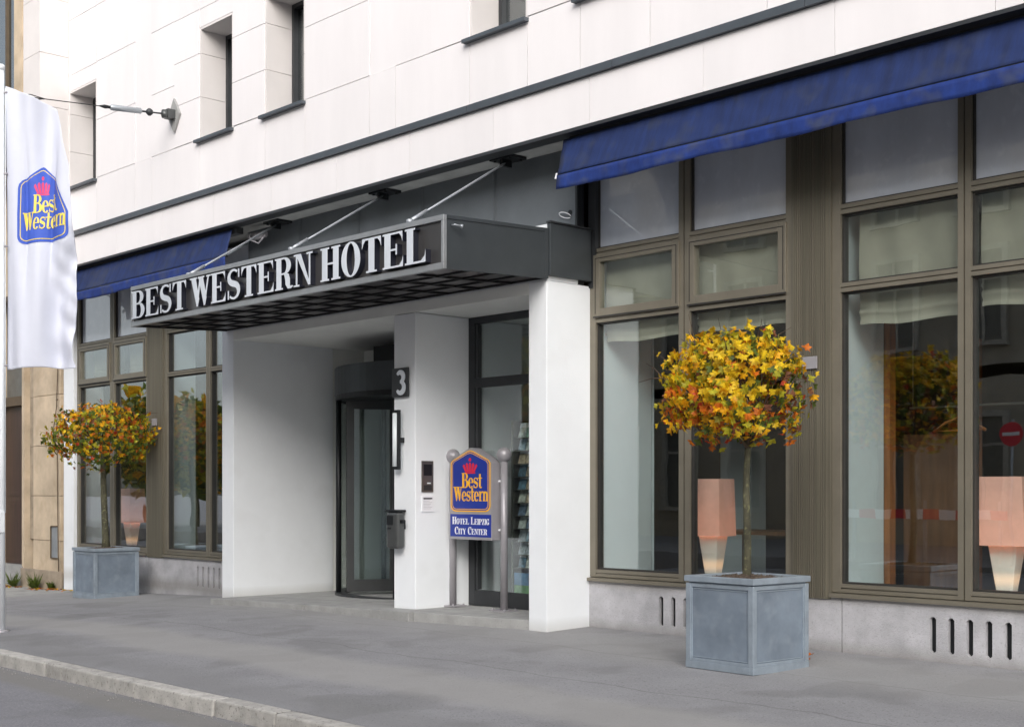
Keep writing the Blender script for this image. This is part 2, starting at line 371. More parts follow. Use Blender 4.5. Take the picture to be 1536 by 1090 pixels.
# ------------------------------------------------------------------ hotel building
H = thing('hotel_building', 'white stone hotel facade with bronze framed shop windows and recessed porch', 'building', (-13, 10.3, 0))
# --- upper facade stone panels around window openings
ZB = 5.645
WZ0, WZ1 = 6.38, 7.94
wins = [(-20.82,-19.84),(-16.67,-15.79),(-15.0,-14.08),(-10.93,-10.02),(-9.26,-8.34),(-5.2,-4.3),(-3.5,-2.6)]
bx('wall_backing', M['joint'], H, -22.6, 0, YF+.62, YF+.9, 5.1, 12.2)
# backing behind the panels, split around openings
m = MB(); prev = -22.5
for a, b in wins:
    m.box(prev, a-.002, YF+.045, YF+.615, 5.1, 12.2); m.box(a-.002, b+.002, YF+.045, YF+.615, 5.1, WZ0-.03); m.box(a-.002, b+.002, YF+.045, YF+.615, WZ1+.002, 12.2); prev = b+.002
m.box(prev, 0, YF+.045, YF+.615, 5.1, 12.2)
m.build('wall_backing', M['joint'], H)
pmesh = {}
def stone(x0, x1, z0, z1, y=YF, g=.0045, name='stone_panel'):
    me = pmesh.get('s')
    if me is None:
        b = MB().box(-.5, .5, 0, 1, -.5, .5).build('stone_panel', M['stone']); me = b.data; bpy.data.objects.remove(b); pmesh['s'] = me
    o = link(name, me, H)
    o.matrix_parent_inverse = Matrix.Translation(H.location).inverted()
    o.location = ((x0+x1)/2, y, (z0+z1)/2); o.scale = (x1-x0-2*g, .042, z1-z0-2*g)
    return o
C1 = [6.38, 6.97, 7.58, 8.2, 9.1, 10.0, 11.0, 12.2]      # window courses
C2 = [6.38, 7.29, 8.21, 9.1, 10.0, 11.0, 12.2]           # pier courses
def col(x0, x1, cs, y=YF):
    for a, b in zip(cs, cs[1:]): stone(x0, x1, a, b, y)
def winrow(x0, x1):                                      # stones above an opening
    stone(x0, x1, WZ1, 8.2); 
    for a, b in zip([8.2, 9.1, 10.0, 11.0], [9.1, 10.0, 11.0, 12.2]): stone(x0, x1, a, b)
col(-22.6, -20.82, C1)
winrow(-20.82, -19.84)
for k in range(4):
    d = 5.75*k
    if k == 0: segs = [(-19.84,-18.57,C2,0),(-18.57,-18.07,[6.38,12.2],.012),(-18.07,-17.38,C2,0)]
    else: segs = [(-14.08-5.75+d,-12.74-5.75+d,C2,0),(-12.74-5.75+d,-12.24-5.75+d,[6.38,12.2],.012),(-12.24-5.75+d,-11.58-5.75+d,C2,0)]
    for x0, x1, cs, dy in segs:
        if x1 < 0.5: col(x0, x1, cs, YF+dy)
for (a, b), nxt in zip(wins[1:], [w[0] for w in wins[2:]]+[0]):
    winrow(a, b)
col(-17.38, -16.67, C1, YF-.008); col(-15.79, -15.0, C1, YF-.008)
col(-11.58, -10.93, C1, YF-.008); col(-10.02, -9.26, C1, YF-.008)
col(-5.83, -5.2, C1, YF-.008); col(-4.3, -3.5, C1, YF-.008); col(-2.6, 0, C1)
low = [-22.6,-20.82,-19.84,-18.57,-18.07,-16.67,-15.0,-14.08,-12.74,-12.24,-10.93,-10.02,-9.26,-8.34,-6.99,-5.2,-4.3,-3.5,-2.6,-1.3,0]
for a, b in zip(low, low[1:]): stone(a, b, ZB+.004, 6.38)
# pier on the far left
for a, b in zip([5.1,5.95,6.8,7.65,8.5,9.4,10.3,11.2], [5.95,6.8,7.65,8.5,9.4,10.3,11.2,12.2]):
    bx('stone_pier', M['reveal'], H, -21.46, -20.826, 9.141, YF-.004, a+.004, b-.004)
# window reveals, frames
def upper_window(x0, x1):
    z0, z1 = WZ0-.012, WZ1
    y1 = YF+.5
    for a, b in zip([z0, 6.97, 7.58], [6.97, 7.58, z1]):
        bx('reveal_stone', M['reveal'], H, x0-.001, x0+.03, YF+.003, y1, a+.003, b-.003)
        bx('reveal_stone', M['reveal'], H, x1-.03, x1+.001, YF+.003, y1, a+.003, b-.003)
    bx('reveal_stone', M['reveal'], H, x0+.031, x1-.031, YF+.003, y1, z1-.03, z1+.001)
    m = MB(); f = .055; yf = y1-.10
    m.box(x0+.03, x0+.03+f, yf, y1, z0, z1-.03); m.box(x1-.03-f, x1-.03, yf, y1, z0, z1-.03)
    m.box(x0+.03+f, x1-.03-f, yf, y1, z0, z0+f); m.box(x0+.03+f, x1-.03-f, yf, y1, z1-.03-f, z1-.03)
    fr = m.build('window', M['dark'], H)
    bx('pane', M['glassU'], fr, x0+.03+f, x1-.03-f, y1-.04, y1-.03, z0+f, z1-.03-f, local=True)
    m = MB(); m.hexa([(x0-.06,YF-.07,z0-.045),(x1+.02,YF-.07,z0-.045),(x1+.02,yf,z0-.03),(x0-.06,yf,z0-.03),(x0-.06,YF-.07,z0-.005),(x1+.02,YF-.07,z0-.005),(x1+.02,yf,z0+.012),(x0-.06,yf,z0+.012)])
    m.build('sill', M['band'], fr, local=True)
    bx('room_curtain', M['blind'], H, x0, x1, YF+.6, YF+.61, z0, z1)
for w in wins: upper_window(*w)
# grey band and fascia
bj = [-22.6,-19.4,-16.2,-13.6,-10.93,-8.79,-6.57,-4.3,-2.1,0]
for a, b in zip(bj, bj[1:]):
    m = MB(); m.hexa([(a+.003,YF-.045,5.564),(b-.003,YF-.045,5.564),(b-.003,YF+.05,5.564),(a+.003,YF+.05,5.564),(a+.003,YF-.045,5.640),(b-.003,YF-.045,5.640),(b-.003,YF+.05,5.66),(a+.003,YF+.05,5.66)])
    m.build('band_panel', M['band'], H)
fj = [-22.6,-20.6,-19.17,-17.75,-16.3,-14.85,-13.4,-11.98,-10.55,-9.13,-7.7,-6.3,-4.88,-3.46,-2.04,-.6,0]
for a, b in zip(fj, fj[1:]): stone(a, b, 5.092, 5.562, YF, .0025, 'fascia_panel')
m = MB(); m.box(-22.6, 0, YF-.004, YF+.185, 5.058, 5.09); m.build('fascia_trim', M['dark'], H)
m = MB()
for a, b in zip([-22.6,-16.1,-9.8],[-16.104,-9.804,0]): m.box(a, b, YF+.186, YW+.7, 5.075, 5.099)
m.build('soffit', M['soffit'], H)
# --- slate panels over the porch
ps = [-16.21,-14.91,-13.62,-12.35,-11.07,-9.80]
for a, b in zip(ps, ps[1:]): bx('metal_panel', M['panel'], H, a+.012, b-.012, YPAN, YPAN+.03, 3.62, 5.072)
m = MB(); m.box(-16.25, -9.80, YPAN+.031, YPAN+.12, 3.62, 5.07); m.build('panel_backing', M['black'], H)
m = MB()
for x in ps[1:-1]: m.box(x-.018, x-.006, YPAN-.012, YPAN-.001, 3.62, 5.07); m.box(x+.006, x+.018, YPAN-.012, YPAN-.001, 3.62, 5.07)
m.build('panel_seam', M['panel'], H)
bx('side_panel', M['dark'], H, -9.80, -9.70, YW-.02, YW+.1, 3.6, 5.07)
m = MB(); pts = [(-9.93+.085*math.cos(t), YPAN-.035-.02*math.sin(t), 4.365+.028*math.sin(t)-.02*math.cos(t)) for t in [i*math.pi/8 for i in range(15)]]
m.tube(pts, .006, 6); m.build('cable_loop', M['white'], H)
m = MB(); m.lathe((0,0,0), [(.03,0),(.03,.004)], 14); o = m.build('cable_hole', M['black'], H)
o.matrix_parent_inverse = Matrix.Identity(4); o.rotation_euler = (R(90),0,0); o.location = Vector((-9.885, YPAN-.002, 4.39)) - H.location
# --- porch: pillars, walls, ceiling
bx('pillar', M['stucco'], H, -10.062, XR, YP, 11.3, -.35, 3.62, bevel=.008, label='white rendered pillar on the right side of the porch')
bx('pillar', M['stucco'], H, -16.17, -15.875, YP, 11.345, -.45, 3.62, bevel=.008, label='white rendered pillar on the left side of the porch')
bx('pillar', M['stucco'], H, -12.337, -11.941, YP, 12.6, -.3, 3.495, bevel=.008, label='white rendered pillar between revolving door and glass door')
bx('porch_ceiling', M['ceil'], H, -15.874, -10.063, YP+.0, 12.6, 3.5, 3.62)
bx('jamb', M['ceil'], H, -16.17, -15.88, 11.346, 12.6, -.4, 3.6)
bx('lintel', M['stucco'], H, -16.17, XR, YP+.01, YPAN+.02, 3.622, 4.2)
bx('corner_pier', M['stucco'], H, -22.45, -22.06, YW-.05, YW+.5, -.5, 5.06)
bx('back_wall', M['ceil'], H, -15.874, -12.338, 11.9, 12.1, 3.123, 3.499)
bx('transom_box', M['black'], H, -14.85, -13.0, 11.3, 11.8, 3.23, 3.45)
# --- revolving door
def arc_wall(cx, cy, r0, r1, a0, a1, z0, z1, n=18):
    m = MB()
    for k in range(n):
        t0, t1 = a0+(a1-a0)*k/n, a0+(a1-a0)*(k+1)/n
        P = lambda r, t, z: (cx+r*math.cos(t), cy+r*math.sin(t), z)
        m.smooth = True
        m.add([P(r0,t0,z0),P(r0,t1,z0),P(r0,t1,z1),P(r0,t0,z1)], [(0,1,2,3)]); m.add([P(r1,t0,z0),P(r1,t1,z0),P(r1,t1,z1),P(r1,t0,z1)], [(3,2,1,0)])
        m.smooth = False
        m.add([P(r0,t0,z1),P(r0,t1,z1),P(r1,t1,z1),P(r1,t0,z1)], [(0,1,2,3)]); m.add([P(r0,t0,z0),P(r0,t1,z0),P(r1,t1,z0),P(r1,t0,z0)], [(3,2,1,0)])
        if k == 0: m.add([P(r0,t0,z0),P(r1,t0,z0),P(r1,t0,z1),P(r0,t0,z1)], [(0,1,2,3)])
        if k == n-1: m.add([P(r0,t1,z0),P(r1,t1,z0),P(r1,t1,z1),P(r0,t1,z1)], [(3,2,1,0)])
    return m
DC = (-14.10, 12.22); DR = 1.72
drum = arc_wall(*DC, DR-.07, DR, R(180), R(360), 2.75, 3.12, 40).build('revolving_door', M['canopy'], H, label='dark curved revolving door unit under a metal drum band', recalc=False)
MB().lathe((DC[0],DC[1],0), [(DR-.06,3.10),(DR-.06,3.122)], 40).build('drum_roof', M['dark'], drum, local=True)
MB().lathe((DC[0],DC[1],0), [(DR-.08,2.69),(DR-.08,2.75)], 40).build('drum_ceiling', M['black'], drum, local=True)
arc_wall(*DC, DR-.08, DR-.01, R(180), R(360), 2.68, 2.76, 40).build('drum_trim', M['black'], drum, local=True, recalc=False)
for a0, a1 in ((180, 236), (292, 360)):
    arc_wall(*DC, DR-.04, DR-.03, R(a0), R(a1), .05, 2.7, 6).build('curved_pane', M['glass'], drum, local=True, recalc=False)
def dpost(a, w=.05, mat_=None):
    x, y = DC[0]+(DR-.05)*math.cos(R(a)), DC[1]+(DR-.05)*math.sin(R(a))
    MB().tube([(x,y,-.05),(x,y,2.72)], w, 10).build('door_post', mat_ or M['black'], drum, local=True)
for a in (181, 237.5, 290, 358): dpost(a, .038)
def dleaf(ang, r0=.06, r1=1.58):
    c, s = math.cos(R(ang)), math.sin(R(ang))
    def bar(ra, rb, z0, z1, t=.03):
        p = []
        for z in (z0, z1):
            for (r, q) in ((ra,-t),(rb,-t),(rb,t),(ra,t)): p.append((DC[0]+c*r-s*q, DC[1]+s*r+c*q, z))
        return p
    m = MB(); z0 = .07
    m.hexa(bar(r0, r0+.09, z0, 2.68)); m.hexa(bar(r1-.10, r1, z0, 2.68)); m.hexa(bar(r0+.09, r1-.10, z0, z0+.16)); m.hexa(bar(r0+.09, r1-.10, 2.56, 2.68)); m.hexa(bar(.86, .98, z0+.16, 2.56))
    lf = m.build('door_leaf', M['steelD'], drum, local=True)
    m = MB(); m.hexa(bar(r0+.09, r1-.10, z0+.16, 2.56, .006)); m.build('leaf_pane', M['glassL'], drum, local=True)
M['steelD'] = mat('door_leaf_metal', (.085,.088,.09), .4, .5, var=.06)
for a in (243.5, 333.5, 63.5, 153.5): dleaf(a)
MB().tube([(DC[0],DC[1],.05),(DC[0],DC[1],2.7)], .06, 12).build('door_shaft', M['black'], drum, local=True)
arc_wall(*DC, DR-.14, DR+.0, R(183), R(357), -.06, .055, 30).build('door_threshold', M['dark'], drum, local=True, recalc=False)
# --- glass door on the right of the porch
GY = 10.5
m = MB()
m.box(-11.94, -11.83, GY, GY+.08, .09, 3.498); m.box(-10.17, -10.064, GY, GY+.08, .09, 3.498)
m.box(-11.83, -10.17, GY, GY+.08, 3.42, 3.498); m.box(-11.83, -10.17, GY, GY+.08, 2.665, 2.775); m.box(-11.83, -10.17, GY, GY+.08, .09, .27)
gd = m.build('glass_door', M['dark'], H, bevel=.004, label='dark framed glass door panel with a transom light')
m = MB(); m.box(-11.80, -11.76, GY-.01, GY+.05, .28, 2.66); m.box(-11.80, -11.76, GY-.01, GY+.05, 2.78, 3.41); m.build('door_stile', M['dark'], gd, local=True)
bx('pane', M['glass'], gd, -11.83, -10.17, GY+.03, GY+.04, 2.775, 3.42, local=True)
bx('pane', M['glass'], gd, -11.83, -10.17, GY+.03, GY+.04, .27, 2.665, local=True)

# --- shop window bays
def shop_window(xs, zs, sash=False, zsill=.53, label=None, gm='glass'):
    """xs = glass column limits [(x0,x1)...]; zs = glass row limits [(z0,z1)...] bottom to top"""
    X0, X1 = xs[0][0]-.085, xs[-1][1]+.075
    m = MB(); y0, y1 = YW, YW+.12
    ztop = 5.06
    edges = [X0]+[v for p in xs for v in p]+[X1]
    for i in range(0, len(edges), 2):
        a, b = edges[i], edges[i+1]
        if b - a > .10:
            mid = (a+b)/2; m.box(a, mid-.007, y0, y1, zsill, ztop); m.box(mid+.007, b, y0, y1, zsill, ztop); m.box(mid-.007, mid+.007, y0+.02, y1, zsill, ztop)
        else: m.box(a, b, y0, y1, zsill, ztop)
    zz = [zsill]+[v for p in zs for v in p]
    fr = None
    for (a, b) in xs:
        for i in range(0, len(zz), 2):
            if i+1 < len(zz):
                c, d = zz[i], zz[i+1]
                if d-c < .2:
                    k = (c+d)/2; 
                    m.box(a, b, y0+.003, y1-.002, c, k-.005); m.box(a, b, y0+.003, y1-.002, k+.005, d); m.box(a, b, y0+.02, y1-.004, k-.005, k+.005)
    fr = m.build('shop_window', M['frame'], H, bevel=.0, label=label)
    m = MB()
    for (a, b) in xs:
        for (c, d) in zs:
            t = .016
            for q in ((a,a+t,c,d),(b-t,b,c,d),(a+t,b-t,c,c+t),(a+t,b-t,d-t,d)): m.box(q[0],q[1],y0+.03,y1-.01,q[2],q[3])
    m.build('glazing_bead', M['groove'], fr, local=True)
    for (a, b) in xs:
        for r, (c, d) in enumerate(zs):
            mt = M['frost'] if r == len(zs)-1 else M[gm]
            if sash and r == 1:
                m = MB(); s = .075; ys = y0-.022
                m.box(a-.015, a+s, ys, y0+.06, c-.02, d+.015); m.box(b-s, b+.015, ys, y0+.06, c-.02, d+.015)
                m.box(a+s, b-s, ys, y0+.06, c-.02, c+s-.01); m.box(a+s, b-s, ys, y0+.06, d-s+.01, d+.015)
                g = .012
                m2 = MB()
                m.build('sash', M['frame'], fr, local=True, bevel=.004)
                m2.box(a+.012, a+.02, ys-.003, ys-.001, c+.01, d-.02); m2.box(b-.02, b-.012, ys-.003, ys-.001, c+.01, d-.02); m2.box(a+.02, b-.02, ys-.003, ys-.001, d-.028, d-.02); m2.box(a-.015, b+.015, ys-.004, ys-.001, c-.03, c-.016)
                m2.build('sash_gasket', M['groove'], fr, local=True)
                bx('pane', mt, fr, a+s, b-s, y0+.02, y0+.03, c+s-.01, d-s+.01, local=True)
            else:
                bx('pane', mt, fr, a, b, y0+.06, y0+.07, c, d, local=True)
    m = MB(); m.hexa([(X0,YW-.05,zsill-.045),(X1,YW-.05,zsill-.045),(X1,YW+.1,zsill-.045),(X0,YW+.1,zsill-.045),(X0,YW-.05,zsill-.012),(X1,YW-.05,zsill-.012),(X1,YW+.1,zsill-.002),(X0,YW+.1,zsill-.002)])
    m.build('sill', M['frame'], fr, local=True)
    return fr
RW = [(.612,3.225),(3.305,3.925),(4.01,5.02)]
RL = [(.53,3.225),(3.29,3.90),(3.975,5.02)]
shop_window([(-9.712,-8.575),(-8.437,-7.292)], RW, True, .535, 'bronze framed shop window with two opening sashes, right of the porch')
shop_window([(-6.705,-5.57),(-5.452,-4.32)], RW, False, .535, 'bronze framed shop window with fixed panes at the right edge')
shop_window([(-3.66,-2.5),(-2.37,-1.2)], RW, True, .535, 'bronze framed shop window beyond the right edge')
shop_window([(-21.95,-20.806),(-20.655,-19.56)], RL, True, .455, 'bronze framed shop window with two opening sashes, far left behind the small tree', 'glassL')
shop_window([(-18.885,-17.71),(-17.59,-16.35)], RL, False, .455, 'bronze framed shop window with fixed panes, left of the porch', 'glassL')
def column(x0, x1, z0):
    m = MB(); m.box(x0, x1, YW-.022, YW+.12, z0-.06, 5.06)
    n = int((x1-x0-.03)/.0235)
    for i in range(n):
        x = x0+.015+i*.0235; m.box(x+.004, x+.018, YW-.031, YW-.022, z0-.06, 5.06)
    m.build('column_cladding', M['column'], H)
column(-7.214, -6.793, .53); column(-19.482, -18.973, .45); column(-4.242, -3.748, .53); column(-1.12, -.7, .53)
for (x, z) in ((-6.998, 2.61), (-19.215, 2.525)):
    s = .075
    m = MB(); m.box(x-s, x+s, YW-.05, YW-.032, z-s*.75, z+s*.75)
    tag(m.build('blank_plate', M['post'], bevel=.003), 'small blank grey plate on the bronze column %s' % ('right of the nearer tree' if x > -10 else 'behind the far tree'), 'plate', 'blank plates on the columns')
# --- concrete plinth with ventilation slots
def plinth(x0, x1, z1, slots=()):
    zs0, zs1, w = .072, .380, .060
    dz = 0 if x0 > -15 else -.075
    m = MB(); y0, y1 = YW-.012, YW+.35; zb = -.6
    if not slots: m.box(x0, x1, y0, y1, zb, z1)
    else:
        a, b = slots[0]-.1, slots[-1]+.1
        m.box(x0, a, y0, y1, zb, z1); m.box(b, x1, y0, y1, zb, z1)
        m.box(a, b, y0, y1, zb, zs0+dz); m.box(a, b, y0, y1, zs1+dz, z1)
        e = [a]+[v for s in slots for v in (s-w/2, s+w/2)]+[b]
        for i in range(0, len(e), 2): m.box(e[i], e[i+1], y0, y1, zs0+dz, zs1+dz)
        for s in slots:      # rounded slot ends
            for sg in (-1, 1):
                for (zc, q) in ((zs0+dz, 1), (zs1+dz, -1)):
                    m.add([(s+sg*w/2,y0,zc),(s+sg*w/6,y0,zc),(s+sg*w/2,y0,zc+q*w/3),(s+sg*w/2,y0+.1,zc),(s+sg*w/6,y0+.1,zc),(s+sg*w/2,y0+.1,zc+q*w/3)], [(0,1,2),(1,4,5,2)])
    m.build('plinth_block', M['concrete'], H, recalc=True)
    if slots: bx('slot_shade_backing', M['black'], H, slots[0]-.09, slots[-1]+.09, y0+.045, y0+.07, zs0+dz-.05, zs1+dz+.05)  # black backing stands in for the shade deep inside the slots
plinth(-9.793, -6.685, .487, [-8.795+.158*i for i in range(5)])
plinth(-6.675, -4.0, .487, [-5.79+.167*i for i in range(5)])
plinth(-3.99, 0, .487, [-3+.167*i for i in range(5)])
plinth(-22.05, -19.5, .407)
plinth(-19.49, -16.17, .407, [-17.93+.155*i for i in range(8)])
# --- interior
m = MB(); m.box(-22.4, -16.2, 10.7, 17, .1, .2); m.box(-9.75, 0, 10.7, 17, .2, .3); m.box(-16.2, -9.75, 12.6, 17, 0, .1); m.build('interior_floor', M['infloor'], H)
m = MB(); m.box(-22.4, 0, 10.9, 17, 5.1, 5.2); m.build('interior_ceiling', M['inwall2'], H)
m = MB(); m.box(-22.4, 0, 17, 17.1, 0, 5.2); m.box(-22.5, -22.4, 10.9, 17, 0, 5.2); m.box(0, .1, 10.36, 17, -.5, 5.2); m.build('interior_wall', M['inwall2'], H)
for (a, b, y, z) in ((-10.06, -9.735, 11.26, .3), (-7.2, -6.76, 11.15, .3), (-4.24, -3.75, 11.15, .3), (-19.45, -18.98, 10.89, .2)):
    bx('interior_pier', M['inwall'], H, a, b, YW+.125 if a > -10 or a < -12 else 11.302, y if a > -10 or a < -12 else 11.31, z, 5.05)
bx('interior_pier', M['inwall'], H, -9.79, -9.735, YW+.125, 11.26, .3, 5.05)
bx('interior_pier', M['inwall'], H, -10.36, -9.89, 13.3, 13.6, .3, 5.05)
m = MB(); m.box(-9.73, 0, YW+.125, 11.05, .50, .545); m.build('window_board', M['slab'], H)
m = MB(); m.box(-22.0, -16.3, YW+.125, 11.0, .42, .46); m.build('window_board', M['slab'], H)
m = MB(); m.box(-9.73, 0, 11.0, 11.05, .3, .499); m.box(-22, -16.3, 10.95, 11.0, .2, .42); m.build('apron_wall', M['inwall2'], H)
bx('timber_post', M['wood'], H, -6.76, -6.70, 11.16, 11.26, .3, 5.05)

# ------------------------------------------------------------------ interior furnishings
t = thing('wardrobe_partition', 'tall brown wooden partition standing inside the right shop window', 'partition', (-6.2, 12.0, .3))
bx('board', M['wood2'], t, -7.05, -6.35, 12.0, 12.05, .3, 2.0); bx('board', M['wood'], t, -6.35, -6.25, 11.98, 12.07, .3, 2.9)
def hanger(x, y, z, label):
    t = thing('coat_hanger', label, 'hanger', (x, y, z), 0, 'wooden coat hangers inside the right window')
    m = MB(); m.tube([(-.26,0,-.13),(-.14,0,-.05),(0,0,0),(.14,0,-.05),(.26,0,-.13)], .014, 6); m.tube([(-.24,0,-.125),(.24,0,-.125)], .008, 6); m.build('arm', M['wood'], t, local=True)
    m = MB(); m.tube([(0,0,0),(0,0,.05),(.03,0,.075),(.02,0,.11),(-.02,0,.11)], .004, 5); m.build('hook', M['steel'], t, local=True)
hanger(-6.18, 11.5, 2.13, 'wooden coat hanger behind the glass left of the mullion'); hanger(-5.15, 11.6, 2.13, 'wooden coat hanger behind the glass right of the mullion')
t = thing('clothes_rail', 'thin steel clothes rail hanging inside the right shop window', 'rail', (-5.7, 11.55, 2.2))
m = MB(); m.tube([(-6.7,11.52,2.235),(-4.4,11.56,2.235)], .012, 6); m.build('bar', M['steel'], t)
m = MB()
for x in (-6.68, -4.42): m.tube([(x,11.54,2.235),(x,11.54,5.08)], .006, 5)
m.build('hanging_wire', M['steel'], t)
def table(x, y, z, w, label):
    t = thing('low_table', label, 'table', (x, y, z), 0)
    bx('tabletop', M['wood2'], t, x-w/2, x+w/2, y-.35, y+.35, z+.66, z+.70)
    for sx in (-1, 1):
        for sy in (-1, 1): bx('leg', M['wood2'], t, x+sx*(w/2-.06)-.025, x+sx*(w/2-.06)+.025, y+sy*.28-.025, y+sy*.28+.025, z, z+.66)
table(-8.6, 12.3, .3, 1.8, 'dark brown table inside the window behind the nearer tree')
table(-4.6, 12.4, .3, 1.6, 'dark brown table inside the right-edge window')
table(-18.0, 11.6, .2, 1.3, 'dark brown table inside the window left of the porch')
m = MB(); m.lathe((-17.75, 11.45, .90), [(.035,0),(.06,.06),(.05,.12),(.018,.19),(.022,.24)], 14)
tag(m.build('vase', M['white']), 'small white vase on the table inside the left window', 'vase')
def blind(x0, x1, z0, z1, y, label):
    m = MB()
    def fn(u, v):
        z = z1+(z0-z1)*v
        fold = .018*math.sin(2*math.pi*(z-z0)/.045) if z-z0 < .2 and z-z0 > .05 else .006*math.sin((z-z0)*9)
        return (x0+(x1-x0)*u, y+fold+.01*math.sin(u*17+z*3), z+.012*math.sin(u*9+1)*(v))
    m.sheet(fn, 26, 70)
    tag(m.build('roman_blind', M['blind'], recalc=False), label, 'blind', 'roman blinds behind the shop windows')
blind(-9.70, -8.5, 3.02, 5.0, 10.50, 'cream roman blind in the sash column next to the porch pillar')
blind(-8.46, -7.25, 3.02, 5.0, 10.50, 'cream roman blind behind the sash above the nearer tree')
blind(-6.62, -5.52, 2.93, 5.0, 10.52, 'cream roman blind with folded hem left of the right-edge mullion')
blind(-5.45, -4.3, 2.98, 5.0, 10.52, 'cream roman blind in the right-edge column')
blind(-21.9, -20.8, 3.3, 5.0, 10.6, 'cream roman blind in the farthest left sash')
blind(-20.6, -19.6, 3.3, 5.0, 10.6, 'cream roman blind in the sash beside the far column')
def lamp(x, y, z, sw, st, label, s=1):
    t = thing('table_lamp', label, 'lamp', (x, y, z), 0, 'salmon table lamps on the window boards')
    def fru(m, a, b, z0, z1): m.hexa([(-a,-a,z0),(a,-a,z0),(a,a,z0),(-a,a,z0),(-b,-b,z1),(b,-b,z1),(b,b,z1),(-b,b,z1)])
    m = MB(); fru(m, .06*s, .11*s, 0.02, .44); m.build('lamp_base', M['lbase'], t, local=True, bevel=.01)
    m = MB(); a, b = sw/2, st/2; th = .004
    for q in range(4):
        c, s_ = [(1,0),(0,1),(-1,0),(0,-1)][q]
        rot = lambda X, Y, Z: (X*c-Y*s_, X*s_+Y*c, Z)
        m.hexa([rot(-a,-a,.44),rot(a,-a,.44),rot(a-th,-a+th,.44),rot(-a+th,-a+th,.44),rot(-b,-b,1.02),rot(b,-b,1.02),rot(b-th,-b+th,1.02),rot(-b+th,-b+th,1.02)])
    m.build('lamp_shade', M['shade'], t, local=True)
    m = MB(); m.lathe((0,0,0), [(.08*s,0),(.08*s,.02)], 16); m.build('foot', M['steel'], t, local=True)
    m = MB(); m.lathe((0,0,.5), [(.02,0),(.04,.06),(.03,.12)], 10); m.build('bulb', M['lbase'], t, local=True)
    t.rotation_euler.z = R(8)
    pl = bpy.data.lights.new('lamp_bulb', 'POINT'); pl.energy = 3; pl.color = (1,.72,.45); pl.shadow_soft_size = .02
    po = bpy.data.objects.new('lamp_light', pl); COL.objects.link(po); po.parent = t; po.location = (0, 0, .86)
lamp(-8.52, 10.82, .545, .34, .31, 'lit table lamp with salmon shade left of the nearer tree trunk')
lamp(-5.38, 10.82, .545, .44, .36, 'lit table lamp with salmon shade at the right edge', 1.1)
lamp(-20.98, 10.82, .46, .36, .30, 'lit table lamp with salmon shade behind the far planter', .95)

# brochure rack in the porch window
t = thing('brochure_rack', 'wire rack full of brochures behind the porch glass door', 'rack', (-10.75, 10.630, .1))
m = MB(); m.box(-11.28, -11.25, 10.580, 10.83, .1, 2.26); m.box(-10.2, -10.17, 10.580, 10.83, .1, 2.26); m.box(-11.25, -10.2, 10.79, 10.81, .1, 2.24); m.build('rack_frame', M['steel'], t)
bm_cols = [(.40,.55,.65),(.70,.75,.72),(.18,.35,.48),(.75,.78,.70),(.33,.50,.40),(.60,.66,.72),(.22,.3,.42),(.65,.52,.36)]
BM = [mat('brochure_print_%d' % i, c, .4, var=.35, scale=18, detail=2) for i, c in enumerate(bm_cols)]
bx('rack_back', M['post'], t, -11.25, -10.2, 10.76, 10.78, .3, 2.24)
for r in range(11):
    z = .56+r*.15
    bx('shelf', M['steel'], t, -11.24, -10.21, 10.590, 10.710, z-.012, z)
    for c in range(8):
        x = -11.22+c*.127
        m = MB(); m.hexa([(x,10.630,z),(x+.112,10.630,z),(x+.112,10.640,z),(x,10.640,z),(x,10.680,z+.17),(x+.112,10.680,z+.17),(x+.112,10.690,z+.17),(x,10.690,z+.17)])
        m.build('brochure', random.choice(BM), t)
        if r % 2 == 0 or c % 2: 
            m = MB(); m.hexa([(x+.004,10.898,z+.115-.0),(x+.108,10.898,z+.115),(x+.108,10.655,z+.115),(x+.004,10.655,z+.115),(x+.004,10.664,z+.165),(x+.108,10.664,z+.165),(x+.108,10.675,z+.165),(x+.004,10.675,z+.165)])
            m.build('brochure_header', M['white'], t)
bx('poster', mat('poster_sky_blue', (.14,.32,.55), .4, var=.3, scale=6), t, -11.22, -10.7, 10.570, 10.580, .36, .50)
bx('poster', mat('poster_green', (.10,.30,.08), .4, var=.3, scale=9), t, -11.22, -10.7, 10.570, 10.580, .24, .358)

# ------------------------------------------------------------------ glyphs
def rc(x0, y0, x1, y1): return [(x0,y0),(x1,y0),(x1,y1),(x0,y1)]
def ring(cx, cy, rx, ry, wx, wy, a0, a1, n=22):
    o = []; i = []
    for k in range(n+1):
        t = R(a0+(a1-a0)*k/n); o.append((cx+rx*math.cos(t), cy+ry*math.sin(t))); i.append((cx+(rx-wx)*math.cos(t), cy+(ry-wy)*math.sin(t)))
    q = []
    for k in range(n): q.append([o[k], o[k+1], i[k+1], i[k]])
    return q
def strip(pts, ws):
    n = len(pts); L_, R_ = [], []
    for k in range(n):
        a = pts[max(k-1,0)]; b = pts[min(k+1,n-1)]; d = math.hypot(b[0]-a[0], b[1]-a[1]) or 1
        nx_, ny_ = -(b[1]-a[1])/d, (b[0]-a[0])/d; w = ws[k]/2
        L_.append((pts[k][0]+nx_*w, pts[k][1]+ny_*w)); R_.append((pts[k][0]-nx_*w, pts[k][1]-ny_*w))
    return [[L_[k], L_[k+1], R_[k+1], R_[k]] for k in range(n-1)]
S, T, SF = .19, .06, .055
def stem(x, s=S, h=1.0, lo=True, hi=True, o=.055, oh=None):
    p = [rc(x, 0, x+s, h)]
    if lo: p.append(rc(x-o, 0, x+s+o, SF))
    if hi: p.append(rc(x-o, h-SF, x+s+(o if oh is None else oh), h))
    return p
